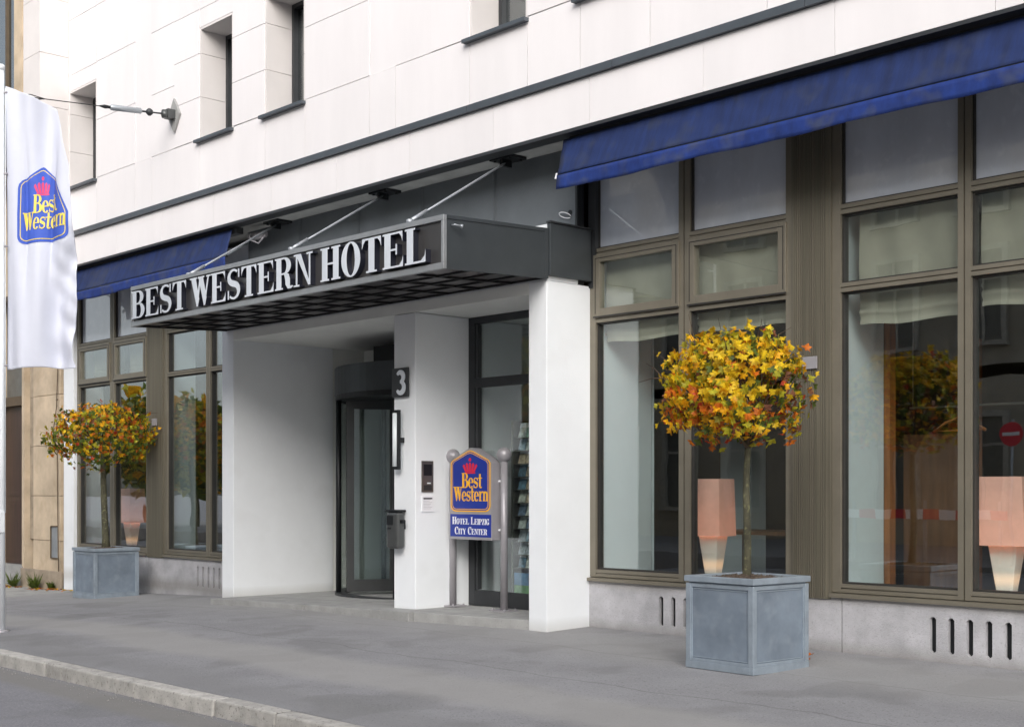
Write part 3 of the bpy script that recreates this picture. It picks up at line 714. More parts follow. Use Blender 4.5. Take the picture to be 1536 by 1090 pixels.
def G_s(w=.56, h=1.0):
    c = []; 
    for k in range(33):
        t = k/32
        if t < .5: a = R(40 + 230*(t/.5)); c.append((w/2+(w/2-.09)*math.cos(a), h*.745+h*(.255-.035)*math.sin(a)*1.0))
        else: a = R(90 - 230*((t-.5)/.5)); c.append((w/2+(w/2-.075)*math.cos(a), h*.27+h*(.27-.035)*math.sin(a)))
    mid = 16
    c[mid] = (w/2, h*.515); c[mid-1] = ((c[mid-2][0]+c[mid][0])/2, (c[mid-2][1]+c[mid][1])/2); 
    ws = []
    for k in range(33):
        t = k/32; q = math.exp(-((t-.5)/.22)**2); ws.append((.07+.13*q)*h**.3)
    p = strip(c, ws)
    p += [rc(w-.10, h*.70, w-.045, h*.985), rc(.035, h*.015, .09, h*.31)]
    return p
def glyph(ch):
    if ch == 'B':
        p = stem(.055, oh=0); p += [rc(.2,.945,.36,1), rc(.2,.50,.38,.555), rc(.2,0,.38,.055)]
        p += ring(.34,.7625,.25,.2375,.17,.055,-90,90,14); p += ring(.36,.2775,.28,.2775,.18,.055,-90,90,14); return p, .66
    if ch == 'E':
        p = stem(.055, oh=0); p += [rc(.2,.945,.60,1), rc(.2,.485,.40,.54), rc(.2,0,.62,.055)]
        p += [[(.60,.70),(.60,1),(.50,.95),(.57,.84)], [(.62,0),(.62,.32),(.59,.18),(.50,.05)], rc(.395,.36,.44,.665)]; return p, .66
    if ch == 'S': return G_s(), .57
    if ch == 'T':
        p = [rc(.225,0,.415,1), rc(.15,0,.49,SF), rc(.02,.945,.62,1), [(.02,1),(.02,.70),(.06,.84),(.13,.95)], [(.62,1),(.62,.70),(.58,.84),(.51,.95)]]; return p, .65
    if ch == 'W':
        p = [[(.03,1),(.24,1),(.40,.25),(.34,0),(.28,0)], [(.46,.92),(.40,.92),(.27,.1),(.31,0),(.36,.12)],
             [(.36,1),(.56,1),(.72,.25),(.66,0),(.60,0)], [(.83,1),(.77,1),(.60,.1),(.63,0),(.68,.12)],
             rc(-.02,.945,.30,1), rc(.33,.945,.62,1), rc(.70,.945,.90,1)]; return p, .90
    if ch == 'R':
        p = stem(.055, oh=0); p += [rc(.2,.945,.36,1), rc(.2,.46,.38,.515)]
        p += ring(.34,.73,.26,.27,.17,.055,-90,90,14)
        p += strip([(.36,.49),(.44,.42),(.475,.30),(.48,.15),(.52,.05),(.60,.035),(.66,.07)], [.07,.17,.18,.17,.13,.07,.05]); return p, .69
    if ch == 'N':
        p = [rc(.075,0,.135,1), rc(-.0,0,.21,SF), rc(-.0,.945,.2,1), [(.075,1),(.26,1),(.60,.0),(.52,.0)], rc(.54,0,.60,1), rc(.46,.945,.68,1)]; return p, .69
    if ch == 'H':
        p = stem(.055)+stem(.43); p.append(rc(.2,.475,.45,.53)); return p, .69
    if ch == 'O': return ring(.31,.5,.31,.52,.175,.05,0,360,36), .64
    if ch == 'L':
        p = stem(.055); p += [rc(.2,0,.58,.055), [(.60,0),(.60,.36),(.57,.18),(.46,.05)]]; return p, .63
    if ch == 'I': return stem(.055), .32
    if ch == 'P':
        p = stem(.055, oh=0); p += [rc(.2,.945,.36,1), rc(.2,.44,.38,.495)]; p += ring(.34,.72,.27,.28,.17,.055,-90,90,14); return p, .64
    if ch == 'Z':
        p = [rc(.05,.945,.54,1), rc(.03,0,.56,.055), [(.34,.95),(.54,.95),(.24,.05),(.03,.05)], rc(.05,.72,.10,.95), rc(.51,.05,.56,.30)]; return p, .60
    if ch == 'C': 
        p = ring(.32,.5,.32,.52,.18,.055,48,312,30); p += [rc(.51,.64,.56,1), ]; return p, .61
    if ch == 'G':
        p = ring(.32,.5,.32,.52,.18,.055,48,312,30); p += [rc(.51,.64,.56,1), rc(.42,.05,.58,.42), rc(.36,.38,.64,.43)]; return p, .67
    if ch == 'Y':
        p = [rc(.24,0,.43,.48), rc(.17,0,.50,SF), [(.03,1),(.23,1),(.43,.46),(.25,.46)], [(.57,1),(.62,1),(.41,.44),(.36,.48)], rc(-.02,.945,.29,1), rc(.48,.945,.69,1)]; return p, .67
    if ch == 'e':
        p = ring(.245,.33,.245,.35,.15,.05,0,320,26); p += [rc(.12,.33,.40,.375)]; p += [ [(.34,.33),(.49,.33),(.48,.42),(.34,.42)] ]; return p, .52
    if ch == 's': return [[(x*.78, y) for x, y in q] for q in G_s(.56,.68)], .46
    if ch == 't':
        p = [rc(.10,.12,.25,.92), rc(.0,.62,.38,.68)]; p += ring(.25,.15,.15,.17,.13,.05,180,330,10); return p, .40
    if ch == 'r':
        p = [rc(.06,0,.22,.67), rc(0,0,.29,.05), rc(0,.62,.1,.67)]; p += strip([(.2,.45),(.26,.6),(.33,.64),(.40,.61)], [.05,.07,.1,.14]); return p, .43
    if ch == 'n':
        p = [rc(.06,0,.21,.67), rc(0,0,.27,.05), rc(0,.62,.1,.67), rc(.34,0,.49,.46), rc(.29,0,.55,.05)]; p += ring(.315,.44,.175,.24,.15,.08,0,150,14); return p, .58
    return [], .3
def word(txt, x, y, h, sx=1.0, caps=None, sp=.02, slant=0):
    """yields (char, polygons) with x, y origin and cap height h; lower-case in caps mode are small caps"""
    out = []; cx = x
    for ch in txt:
        if ch == ' ': cx += .24*h*sx; continue
        k = 1.0; c = ch
        if caps and ch.islower(): k = caps; c = ch.upper()
        p, w = glyph(c)
        out.append((c, [[(cx+a*h*k*sx+slant*b*h*k, y+b*h*k) for a, b in q] for q in p])); cx += (w+sp)*h*k*sx
    return out, cx
def fit_word(txt, x0, x1, y, h, **kw):
    _, e = word(txt, 0, 0, h, 1.0, **kw); return word(txt, x0, y, h, (x1-x0)/e, **kw)[0]

# ------------------------------------------------------------------ canopy
K = thing('canopy', 'long dark metal entrance canopy with large silver serif letters', 'canopy', (-13, 9.0, 3.6))
cx0, cx1, cy0, cy1 = -16.06, -9.765, YC, 9.684
m = MB(); zf0, zf1, zb0, zb1 = 3.575, 4.095, 3.63, 4.15
def zt(y): return zf1+(zb1-zf1)*(y-cy0)/(cy1-cy0)
def zbt(y): return zf0+(zb0-zf0)*(y-cy0)/(cy1-cy0)
# sides and top
def sidebox(x0, x1, y0, y1, i0=0, i1=0, mt='canopy', nm='side_panel'):
    m = MB(); m.hexa([(x0,y0,zbt(y0)+i0),(x1,y0,zbt(y0)+i0),(x1,y1,zbt(y1)+i0),(x0,y1,zbt(y1)+i0),(x0,y0,zt(y0)-i1),(x1,y0,zt(y0)-i1),(x1,y1,zt(y1)-i1),(x0,y1,zt(y1)-i1)])
    return m.build(nm, M[mt], K)
sidebox(cx1-.03, cx1-.008, cy0+.045, cy1)
m = MB()
y0, y1 = cy0+.045, cy1
for (ya, yb, za, zb) in ((y0,y1,0,.035),(y0,y1,.485,.52)):
    m.hexa([(cx1-.008,ya,zbt(ya)+za),(cx1,ya,zbt(ya)+za),(cx1,yb,zbt(yb)+za),(cx1-.008,yb,zbt(yb)+za),(cx1-.008,ya,zbt(ya)+zb),(cx1,ya,zbt(ya)+zb),(cx1,yb,zbt(yb)+zb),(cx1-.008,yb,zbt(yb)+zb)])
m.hexa([(cx1-.008,y1-.05,zbt(y1)+.036),(cx1,y1-.05,zbt(y1)+.036),(cx1,y1,zbt(y1)+.036),(cx1-.008,y1,zbt(y1)+.036),(cx1-.008,y1-.05,zbt(y1)+.484),(cx1,y1-.05,zbt(y1)+.484),(cx1,y1,zbt(y1)+.484),(cx1-.008,y1,zbt(y1)+.484)])
m.build('side_border', M['canopy'], K)
sidebox(cx0, cx0+.03, cy0+.045, cy1)
m = MB(); m.hexa([(cx0+.031,cy0+.05,zt(cy0)-.03),(cx1-.031,cy0+.05,zt(cy0)-.03),(cx1-.031,cy1,zt(cy1)-.03),(cx0+.031,cy1,zt(cy1)-.03),(cx0+.031,cy0+.05,zt(cy0)-.004),(cx1-.031,cy0+.05,zt(cy0)-.004),(cx1-.031,cy1,zt(cy1)-.004),(cx0+.031,cy1,zt(cy1)-.004)]); m.build('roof_sheet', M['canopy'], K)
# front border and recessed board
m = MB(); m.box(cx0, cx1, cy0, cy0+.045, zf0, zf0+.062); m.box(cx0, cx1, cy0, cy0+.045, zf1-.055, zf1); m.box(cx0, cx0+.03, cy0, cy0+.045, zf0+.062, zf1-.055); m.box(cx1-.035, cx1, cy0, cy0+.045, zf0+.062, zf1-.055)
m.build('front_border', M['canopyR'], K, bevel=.004)
bx('front_board', M['canopyF'], K, cx0+.031, cx1-.036, cy0+.028, cy0+.044, zf0+.063, zf1-.056)
# underside: ribs and panels
nxp, nyp = 12, 4
px, py = (cx1-cx0-.07)/nxp, (cy1-cy0-.06)/nyp
m = MB(); zr = -.002
for i in range(nxp+1):
    x = cx0+.035+i*px
    m.hexa([(x-.016,cy0+.046,zbt(cy0)+.004),(x+.016,cy0+.046,zbt(cy0)+.004),(x+.016,cy1,zbt(cy1)+.004),(x-.016,cy1,zbt(cy1)+.004),(x-.016,cy0+.046,zbt(cy0)+.05),(x+.016,cy0+.046,zbt(cy0)+.05),(x+.016,cy1,zbt(cy1)+.05),(x-.016,cy1,zbt(cy1)+.05)])
for j in range(nyp+1):
    y = cy0+.05+j*py*.995
    m.box(cx0+.035, cx1-.035, y, y+.03, zbt(y)+.007, zbt(y)+.052)
m.build('underside_ribs', M['under2'], K)
for i in range(nxp):
    for j in range(nyp):
        x0 = cx0+.035+i*px+.018; x1 = x0+px-.036; y0 = cy0+.05+j*py+.032; y1 = y0+py-.036; c = ((x0+x1)/2, (y0+y1)/2)
        za, zb = zbt(y0)+.026, zbt(y1)+.026; ap = -.012 if random.random() < .8 else .02
        m = MB(); m.add([(x0,y0,za),(x1,y0,za),(x1,y1,zb),(x0,y1,zb),(c[0],c[1],(za+zb)/2+ap)], [(0,4,1),(1,4,2),(2,4,3),(3,4,0)]); m.add([(x0,y0,za+.02),(x1,y0,za+.02),(x1,y1,zb+.02),(x0,y1,zb+.02)], [(0,1,2,3)])
        m.build('underside_panel', M['under'], K, recalc=False)
# bracket box around the right pillar head
m = MB(); m.box(XR+.003, XR+.05, 9.69, 10.31, 3.665, 4.205); m.build('side_bracket', M['canopy'], K, bevel=.004)
bx('side_bracket_cap', M['dark'], K, XR+.0, XR+.065, 9.68, 10.33, 4.207, 4.225)
# letters
ly = cy0-.005
lz = zf0+.086; lh = .352
def cmap(x, z, d): return (x, ly-.035+d, z)
for txt, x0, x1 in (('BEST', -15.96, -14.54), ('WESTERN', -14.46, -11.87), ('HOTEL', -11.74, -9.96)):
    for ch, polys in fit_word(txt, x0, x1, lz, lh, sp=.015):
        m = MB(); m.two = True
        for i, q in enumerate(polys): m.prism(q, cmap, i*.00004, .07)
        m.build('letter', [M['letter'], M['letterS']], K)
# tie rods and soffit brackets
for (xa, ya, xb, yb) in ((-14.75,8.37,-15.28,10.0),(-12.40,8.30,-12.85,9.94),(-10.32,8.30,-10.64,9.92)):
    a = Vector((xa, ya, 4.11)); b = Vector((xb, yb, 5.03)); d = (b-a)
    m = MB(); m.tube([a, b], .013, 8); m.tube([a+d*.02, a+d*.16], .022, 8); rd = m.build('tie_rod', M['rod'], K)
    m = MB(); m.box(xb-.17, xb+.17, yb-.11, yb+.13, 5.045, 5.073); m.box(xb-.02, xb+.02, yb-.09, yb+.05, 4.97, 5.045)
    for sx in (-.12, .12): m.lathe((xb+sx, yb-.07, 5.03), [(.018,0),(.018,.016)], 8); m.lathe((xb+sx, yb+.09, 5.03), [(.018,0),(.018,.016)], 8)
    m.build('soffit_bracket', M['black'], K)
    m = MB(); m.lathe((xa, ya, zt(ya)-.004), [(.035,0),(.035,.03),(.02,.04)], 10); m.build('rod_foot', M['rod'], K)
# small spotlight fittings
m = MB(); m.tube([(cx1+.004,cy0+.10,4.0),(cx1+.05,cy0+.10,4.0),(cx1+.05,cy0+.19,3.995)], .008, 6); m.lathe((cx1+.05,cy0+.19,3.98), [(.014,0),(.018,.03)], 8); m.build('side_hook', M['rod'], K)

# ------------------------------------------------------------------ awnings
def awning(x0, x1, label, seed):
    t = thing('awning', label, 'awning', ((x0+x1)/2, 9.75, 4.9), 0, 'blue awnings over the shop windows')
    rn = random.Random(seed); ph = [rn.uniform(0, 6) for _ in range(6)]
    n = int((x1-x0)*14)
    def wob(x): return math.sin(x*1.7+ph[0])*.006+math.sin(x*5.3+ph[1])*.002
    def fn(u, v):
        x = x0+(x1-x0)*u
        y = 9.73+(9.575-9.73)*v; z = 5.03+(4.64-5.03)*v - .02*math.sin(math.pi*v)
        return (x-.07*(1-v), y+math.sin((x*1.3+z*3.1)*9)*.004*math.sin(math.pi*v)+wob(x)*v*.5, z)
    m = MB(); m.sheet(fn, n, 10); o = m.build('awning_cloth', M['awning'], t, recalc=False)
    s = o.modifiers.new('t', 'SOLIDIFY'); s.thickness = .004
    def fv(u, v):
        x = x0+(x1-x0)*u
        return (x, 9.573+wob(x)+.012*v*math.sin(x*3.7+ph[2])-.006, 4.628-(.145+.005*math.sin(x*3.1+ph[3])+.003*math.sin(x*9+ph[4]))*v)
    m = MB(); m.sheet(fv, n, 4); o = m.build('valance', M['valance'], t, recalc=False)
    s = o.modifiers.new('t', 'SOLIDIFY'); s.thickness = .003
    m = MB(); m.tube([(x0-.03, 9.59, 4.634),(x1+.02, 9.59, 4.634)], .016, 8); m.build('front_bar', M['black'], t)
    m = MB(); m.box(x0-.01, x1, 9.75, 9.86, 4.97, 5.055); m.build('cassette', M['dark'], t)
    m = MB()
    for x in (x0+.15, x1-.15): m.tube([(x,10.05,4.9),(x,9.62,4.65)], .014, 6)
    m.build('arm', M['rod'], t)
    m = MB(); m.hexa([(x0-.03,9.56,4.60),(x0-.012,9.56,4.60),(x0-.012,9.62,4.60),(x0-.03,9.62,4.60),(x0-.03,9.575,4.66),(x0-.012,9.575,4.66),(x0-.012,9.61,4.66),(x0-.03,9.61,4.66)]); m.build('end_cap', M['white'], t)
awning(-9.52, -1.0, 'faded blue awning over the large windows right of the porch', 3)
awning(-22.0, -15.90, 'faded blue awning over the far windows behind the flag', 5)
t = thing('awning_motor', 'grey awning motor and loose cable by the left end of the slate panels', 'motor', (-16.0, 9.95, 4.9))
m = MB(); m.tube([(-15.86,9.95,4.93),(-15.5,9.95,4.93)], .05, 12); m.tube([(-15.82,9.9,4.98),(-15.7,9.85,4.86),(-15.55,9.88,4.8),(-15.45,9.92,4.9)], .012, 6); m.build('casing', M['post'], t)

# ------------------------------------------------------------------ logo
def logo_shapes():
    """unit square emblem (x 0..1, y 0..1.28); list of (material key, polygons, level)"""
    def house(i):
        x0, x1, y0, yt, ys = i, 1-i, i, 1.28-i*1.05, 1.02-i*.4
        r = .13-i*.7; p = []
        for k in range(6): t = R(180+90*k/5); p.append((x0+r+r*math.cos(t), y0+r+r*math.sin(t)))
        for k in range(6): t = R(270+90*k/5); p.append((x1-r+r*math.cos(t), y0+r+r*math.sin(t)))
        p += [(x1, ys), (x1-.04, ys+.055), (.56, yt-.005), (.5, yt+.008), (.44, yt-.005), (x0+.04, ys+.055), (x0, ys)]
        return p
    L_ = [('gold', [house(0)], 0), ('blue', [house(.028)], 1), ('gold', [house(.048)], 2), ('blue', [house(.062)], 3)]
    cr = [rc(.37,.80,.63,.83)]
    for dx, top in ((-.155,1.0),(-.08,1.03),(0,1.04),(.08,1.03),(.155,1.0)):
        x = .5+dx
        cr.append([(.5+dx*.62-.022,.835),(.5+dx*.62+.022,.835),(x+.030,top-.04),(x,top),(x-.030,top-.04)])
    cr += ring(.5,1.09,.032,.038,.03,.036,0,360,10)
    L_.append(('red', cr, 4))
    return L_
def put_logo(parent, mp, mats, slant=0.0, split=None, swap=False):
    def sub(polys): return polys
    for key, polys, lv in logo_shapes():
        if swap and lv == 0: key = 'blue'
        if swap and lv == 1: continue
        m = MB()
        for i, q in enumerate(polys):
            if split: 
                split(m, q, -(lv*.0016)-i*.0001)
            else: m.prism(q, mp, -(lv*.0012+i*.00008)-.001, 0)
        m.build({'gold':'emblem_border','blue':'emblem_field','red':'crown'}[key], M[mats[key]], parent, recalc=not split)
    for txt, x0, x1, y, h in (('Best', .29, .80, .50, .315), ('Western', .085, .95, .225, .30)):
        for ch, polys in fit_word(txt, x0, x1, y, h, sp=-.03, slant=slant):
            m = MB()
            for i, q in enumerate(polys):
                if split: split(m, q, -.0085-i*.0001)
                else: m.prism(q, mp, -.0065-i*.00008, 0)
            m.build('letter', M[mats['gold']], parent, recalc=not split)

# ------------------------------------------------------------------ hotel sign on two posts
t = thing('hotel_sign', 'blue and gold hotel sign between two grey ball-topped posts in the porch', 'sign', (-11.47, 10.22, .09))
for x, lb in ((-11.915, None), (-11.03, None)):
    m = MB(); m.tube([(x,10.235,.09),(x,10.235,1.80)], .042, 16)
    p = m.build('post', M['post'], t)
    m = MB(); pr = [(.085*math.sin(math.pi*k/12)+.001, .085-.085*math.cos(math.pi*k/12)) for k in range(13)]; m.lathe((x,10.235,1.765), pr, 20); m.build('ball', M['post'], t)
    m = MB(); m.box(x-.13, x+.13, 10.12, 10.34, .088, .104)
    for sx in (-.1,.1):
        for sy in (-.08,.08): m.lathe((x+sx,10.23+sy,.1), [(.012,0),(.012,.02)], 6)
    m.build('base_plate', M['post'], t)
SX0, SX1, SZ0, SZ1, SY = -11.815, -11.085, .885, 1.935, 10.10
m = MB(); oc = [(SX0,SZ0),(SX1,SZ0),(SX1,1.755),(SX1-.05,1.80),((SX0+SX1)/2+.04,SZ1-.005),((SX0+SX1)/2,SZ1),((SX0+SX1)/2-.04,SZ1-.005),(SX0+.05,1.80),(SX0,1.755)]
m.prism(oc, lambda x, z, d: (x, SY+d, z), 0, .13); m.build('sign_box', M['post'], t, bevel=.004)
def smap(x, z, d): return (SX0+.022+x*(SX1-SX0-.044), SY-.003+d, 1.205+z*(.545))
put_logo(t, smap, {'gold':'gold','blue':'blue','red':'red'})
m = MB(); m.prism(rc(SX0+.015,.918,SX1-.015,1.175), lambda x, z, d: (x, SY+d, z), -.003, 0); m.build('name_board', M['blue'], t)
for txt, x0, x1, z, h in (('Hotel', SX0+.05, SX0+.345, 1.06, .085), ('Leipzig', SX0+.375, SX1-.04, 1.06, .085), ('City', SX0+.095, SX0+.29, .945, .085), ('Center', SX0+.325, SX1-.075, .945, .085)):
    for ch, polys in fit_word(txt, x0, x1, z, h, caps=.78, sp=.01):
        m = MB()
        for i, q in enumerate(polys): m.prism(q, lambda x, z, d: (x, SY+d, z), -.005-i*.00008, -.002)
        m.build('letter', M['white'], t)
m = MB()
for z in (1.0, 1.55):
    for x in (-11.03,-11.915): m.tube([(x,10.235,z),((SX1 if x > -11.5 else SX0)-(.02 if x > -11.5 else -.02),10.2,z)], .014, 8)
m.build('clamp', M['white'], t)

# ------------------------------------------------------------------ small things on the middle pillar
t = thing('house_number', 'square dark slate plate with metal numeral 3 on the middle pillar', 'house number', (-12.17, YP, 2.69))
bx('plate', M['dark'], t, -12.33, -12.03, YP-.04, YP-.02, 2.53, 2.87, bevel=.003)
m = MB()
for (a, b) in ((-12.31,2.55),(-12.05,2.55),(-12.31,2.85),(-12.05,2.85)): m.lathe((a, 0, b), [(.01,0),(.01,.02)], 6)
c3 = []
for k in range(13): a = R(150-240*k/12); c3.append((.0+.058*math.cos(a), .062+.055*math.sin(a)))
w3 = [.03+.034*math.sin(math.pi*k/12) for k in range(13)]
c4 = []
for k in range(13): a = R(90-240*k/12); c4.append((.0+.068*math.cos(a), -.058+.064*math.sin(a)))
m = MB()
for i, q in enumerate(strip(c3, w3)+strip(c4, w3)): m.prism(q, lambda x, z, d: (-12.16+x, YP-.055+d, 2.70+z), i*.0001, .012)
m.build('numeral', M['letter'], t)
t = thing('wall_lamp', 'tall white tube lamp in a black bracket on the middle pillar', 'wall lamp', (-12.2, YP-.06, 2.04))
m = MB(); m.tube([(-12.215,YP-.075,1.725),(-12.215,YP-.075,2.345)], .036, 16); m.build('lamp_tube', M['tube'], t)
m = MB(); m.box(-12.165,-12.14,YP-.095,YP-.055,1.69,2.38); m.box(-12.25,-12.165,YP-.095,YP-.055,2.345,2.38); m.box(-12.25,-12.165,YP-.095,YP-.055,1.69,1.725); m.box(-12.165,-12.14,YP-.055,YP,2.0,2.06); m.build('bracket', M['black'], t, bevel=.003)
t = thing('ash_bin', 'grey wall-mounted ash bin on the front of the middle pillar', 'ash bin', (-12.2, YP-.1, .98))
m = MB(); m.box(-12.31,-12.10,YP-.14,YP-.02,.775,1.20); m.build('bin_body', M['binm'], t, bevel=.03)
m = MB(); m.box(-12.318,-12.092,YP-.148,YP-.015,1.20,1.225); m.build('lid', M['black'], t, bevel=.006)
m = MB(); m.box(-12.29,-12.18,YP-.146,YP-.139,1.05,1.155); m.box(-12.28,-12.22,YP-.146,YP-.139,1.0,1.02); m.build('slot', M['black'], t)
m = MB(); m.box(-12.10,-12.05,YP-.10,YP-.06,1.07,1.11); m.box(-12.28,-12.12,YP-.0195,YP,1.0,1.1); m.build('mount', M['black'], t)
t = thing('intercom', 'narrow steel intercom panel on the side of the middle pillar', 'intercom', (-11.94, 9.86, 1.6))
bx('face_plate', M['steel'], t, -11.9405, -11.925, 9.775, 9.945, 1.43, 1.79, bevel=.003)
bx('lens', M['black'], t, -11.9255, -11.922, 9.80, 9.92, 1.62, 1.75); bx('call_button', M['tube'], t, -11.9255, -11.92, 9.85, 9.90, 1.525, 1.54)
bx('speaker_grille', M['dark'], t, -11.9255, -11.922, 9.80, 9.92, 1.45, 1.51)
t = thing('notice', 'small white notice plate below the intercom', 'notice', (-11.94, 9.86, 1.3))
bx('plate', M['white'], t, -11.9405, -11.93, 9.78, 9.95, 1.20, 1.385)
m = MB()
for i in range(8): m.box(-11.9303, -11.929, 9.80, 9.93-(i%3)*.02, 1.365-i*.018-.003, 1.365-i*.018)
m.build('fine_print', M['post'], t)
m = MB(); m.box(-11.9305,-11.9275,9.80,9.93,1.348,1.362); m.build('heading', M['dark'], t)

# ------------------------------------------------------------------ wall anchor with catenary cable
AX, AZ = -17.33, 6.84
t = thing('wall_anchor', 'diamond wall plate with insulator and overhead cable on the white facade', 'wall anchor', (AX, YF, AZ))
m = MB(); m.prism([(AX-.17,AZ),(AX,AZ-.25),(AX+.17,AZ),(AX,AZ+.25)], lambda x, z, d: (x, YF+d, z), -.045, -.009); m.build('plate', M['slab'], t, bevel=.008)
m = MB(); m.prism([(AX-.06,AZ-.06),(AX+.06,AZ-.06),(AX+.06,AZ+.07),(AX-.06,AZ+.07)], lambda x, z, d: (x, YF+d, z), -.16, -.045); m.lathe((AX,YF-.18,AZ-.06),[(.045,0),(.06,.05),(.045,.11)],10); m.build('hook', M['binm'], t)
def cab(d): return (AX, YF-.2-d, AZ-.005-.085*d*(1-d/30))
m = MB(); m.tube([cab(0), cab(.16)], .012, 6); m.lathe((cab(.22)[0],cab(.22)[1],cab(.22)[2]-.05), [(.02,0),(.05,.03),(.05,.07),(.02,.1)], 10); m.tube([cab(.22), cab(.34)], .015, 6); m.build('shackle', M['dark'], t)
m = MB(); m.tube([cab(.34), cab(.36), cab(.80), cab(.82)], [.02,.042,.042,.02], 12); m.build('insulator', M['rod'], t)
m = MB(); m.tube([cab(.82), cab(.9), cab(.98)], [.02,.028,.008], 8); m.tube([cab(.98), cab(1.3), cab(1.7), cab(2.1), cab(4), cab(8), cab(14)], .007, 5); m.build('cable', M['black'], t)
m = MB(); a, b = Vector(cab(1.75)), Vector(cab(2.15)); mid = (a+b)/2
m.tube([a, mid+Vector((.0,.0,.035)), b], .007, 5); m.tube([a, mid-Vector((.0,.0,.035)), b], .007, 5); m.build('thimble', M['dark'], t)

# ------------------------------------------------------------------ flagpole and flag
FX, FY = -14.635, 5.985
RV = Vector((.6845, .729, 0)); NV = Vector((.729, -.6845, 0))      # cloth direction, direction towards the street
t = thing('flagpole', 'tall white flagpole at the left edge of the pavement', 'flagpole', (FX, FY, -.1))
m = MB(); m.tube([(FX,FY,-.13),(FX,FY,2.0),(FX,FY,6.1)], [.042,.038,.030], 16); m.build('pole', M['pole'], t)
m = MB(); m.lathe((FX,FY,6.1), [(.036,0),(.036,.05),(.018,.065)], 14); m.build('finial', M['pole'], t)
m = MB(); m.lathe((FX,FY,-.14), [(.085,0),(.085,.045),(.05,.05)], 18); m.build('base_collar', M['post'], t)
m = MB(); m.box(FX-.045,FX+.055,FY-.055,FY+.02,.98,1.22); m.build('halyard_box', M['pole'], t, bevel=.01)
for z in (5.85, 4.95, 4.15, 2.83):
    m = MB(); m.tube([Vector((FX,FY,z)), Vector((FX,FY,z))+RV*.07], .012, 6); m.build('clip', M['post'], t)
m = MB(); m.tube([Vector((FX,FY,1.2))+RV*.045, Vector((FX,FY,5.9))+RV*.045], .005, 5); m.build('halyard', M['pole'], t)

PM = 134.8     # picture units per metre at the flag, used only as the flag's own drawing unit
def interp(x, tab):
    for (a, fa), (b, fb) in zip(tab, tab[1:]):
        if x <= b: return fa+(fb-fa)*max(0, (x-a))/(b-a)
    return tab[-1][1]
RE = [(0,.48),(.05,.58),(.14,.66),(.2,.70),(.285,.79),(.475,.825),(.64,.846),(.76,.868),(.88,.823),(.97,.83),(1,.87)]   # width of the cloth down its height (m)
TE = [(0,5.92),(.1,5.885),(.25,5.80),(.38,5.72),(.48,5.63),(.56,5.53),(.61,5.42),(.66,5.28),(.9,5.0)]                     # upper edge, falling away from the pole
ZBOT = 2.80
def fold(a, z):
    k = min(1, max(0, (5.9-z)/1.2)); aa = a
    f = .050*math.sin(aa*11-1.2+.25*math.sin(z*1.7)) * (.4+.6*k) + .022*math.sin(aa*23+z*1.1+.8)
    f += .062*math.sin((aa*1.5+(5.9-z)*.42)*5.2)*min(1, aa*2.5)
    c = .55*max(0, aa-.42)*math.exp(-((z-3.8)/.7)**2)
    f += c*.22*math.sin((z*1.0-aa*2.2)*7.5) + .05*c*math.sin(z*24+aa*20)
    lo = math.exp(-((z-3.05)/.3)**2)*max(0, aa-.4); f += .10*lo*math.sin(z*13+aa*8)
    d = (.026*math.exp(-((aa-.24)/.022)**2)+.03*math.exp(-((aa-.53-(z-4.5)*.05)/.024)**2))*math.exp(-abs((z-4.45)/.72)**4)
    return f + aa*aa*.12 - d
def fpt(a, z, off=0):
    p = Vector((FX, FY, 0)) + RV*(.045+a) + NV*(fold(a, z)+off); p.z = z; return p
def cloth(u, v):
    zz = 5.92+(ZBOT-5.92)*v
    w = interp(v, RE)-.045
    a = w*u
    zt_ = interp(a, TE); z = zt_+(ZBOT-.012*math.sin(a*9+1.0)-zt_)*v
    w = interp((5.92-z)/(5.92-ZBOT), RE)-.045; a = w*u
    return fpt(a, z)
m = MB(); m.sheet(cloth, 60, 200)
F = tag(m.build('flag', M['flag'], recalc=False), 'white flag with blue and gold emblem hanging from the left flagpole', 'flag')
s = F.modifiers.new('t', 'SOLIDIFY'); s.thickness = .002; s.offset = 0
def flogo(x, y, off):      # emblem drawing -> cloth coordinates
    a = .14+x*.60; z = 4.165+y*.655+.05*x
    if y > .95: a += (y-.95)*.22*(1-x)*.6; 
    a += .05*(1-x)*max(0, y-.5)*.4 - .30*max(0, y-.45)*x*x
    return fpt(a, z, .006+off)
def split(m, q, off):
    bm = bmesh.new(); vs_ = [bm.verts.new((p[0], p[1], 0)) for p in q]
    try: bm.faces.new(vs_)
    except Exception: bm.free(); return
    xs_ = [p[0] for p in q]; ys_ = [p[1] for p in q]
    for ax, lo, hi in ((0, min(xs_), max(xs_)), (1, min(ys_), max(ys_))):
        k = math.floor(lo/.022)+1
        while k*.022 < hi:
            co = Vector((k*.022, 0, 0)) if ax == 0 else Vector((0, k*.022, 0)); no = Vector((1,0,0)) if ax == 0 else Vector((0,1,0))
            bmesh.ops.bisect_plane(bm, geom=bm.verts[:]+bm.edges[:]+bm.faces[:], plane_co=co, plane_no=no); k += 1
    bm.verts.index_update()
    m.smooth = True
    m.add([flogo(v.co.x, v.co.y, -off) for v in bm.verts], [[v.index for v in f.verts] for f in bm.faces]); m.smooth = False
    bm.free()
put_logo(F, None, {'gold':'goldF','blue':'blueF','red':'redF'}, slant=.06, split=split, swap=True)

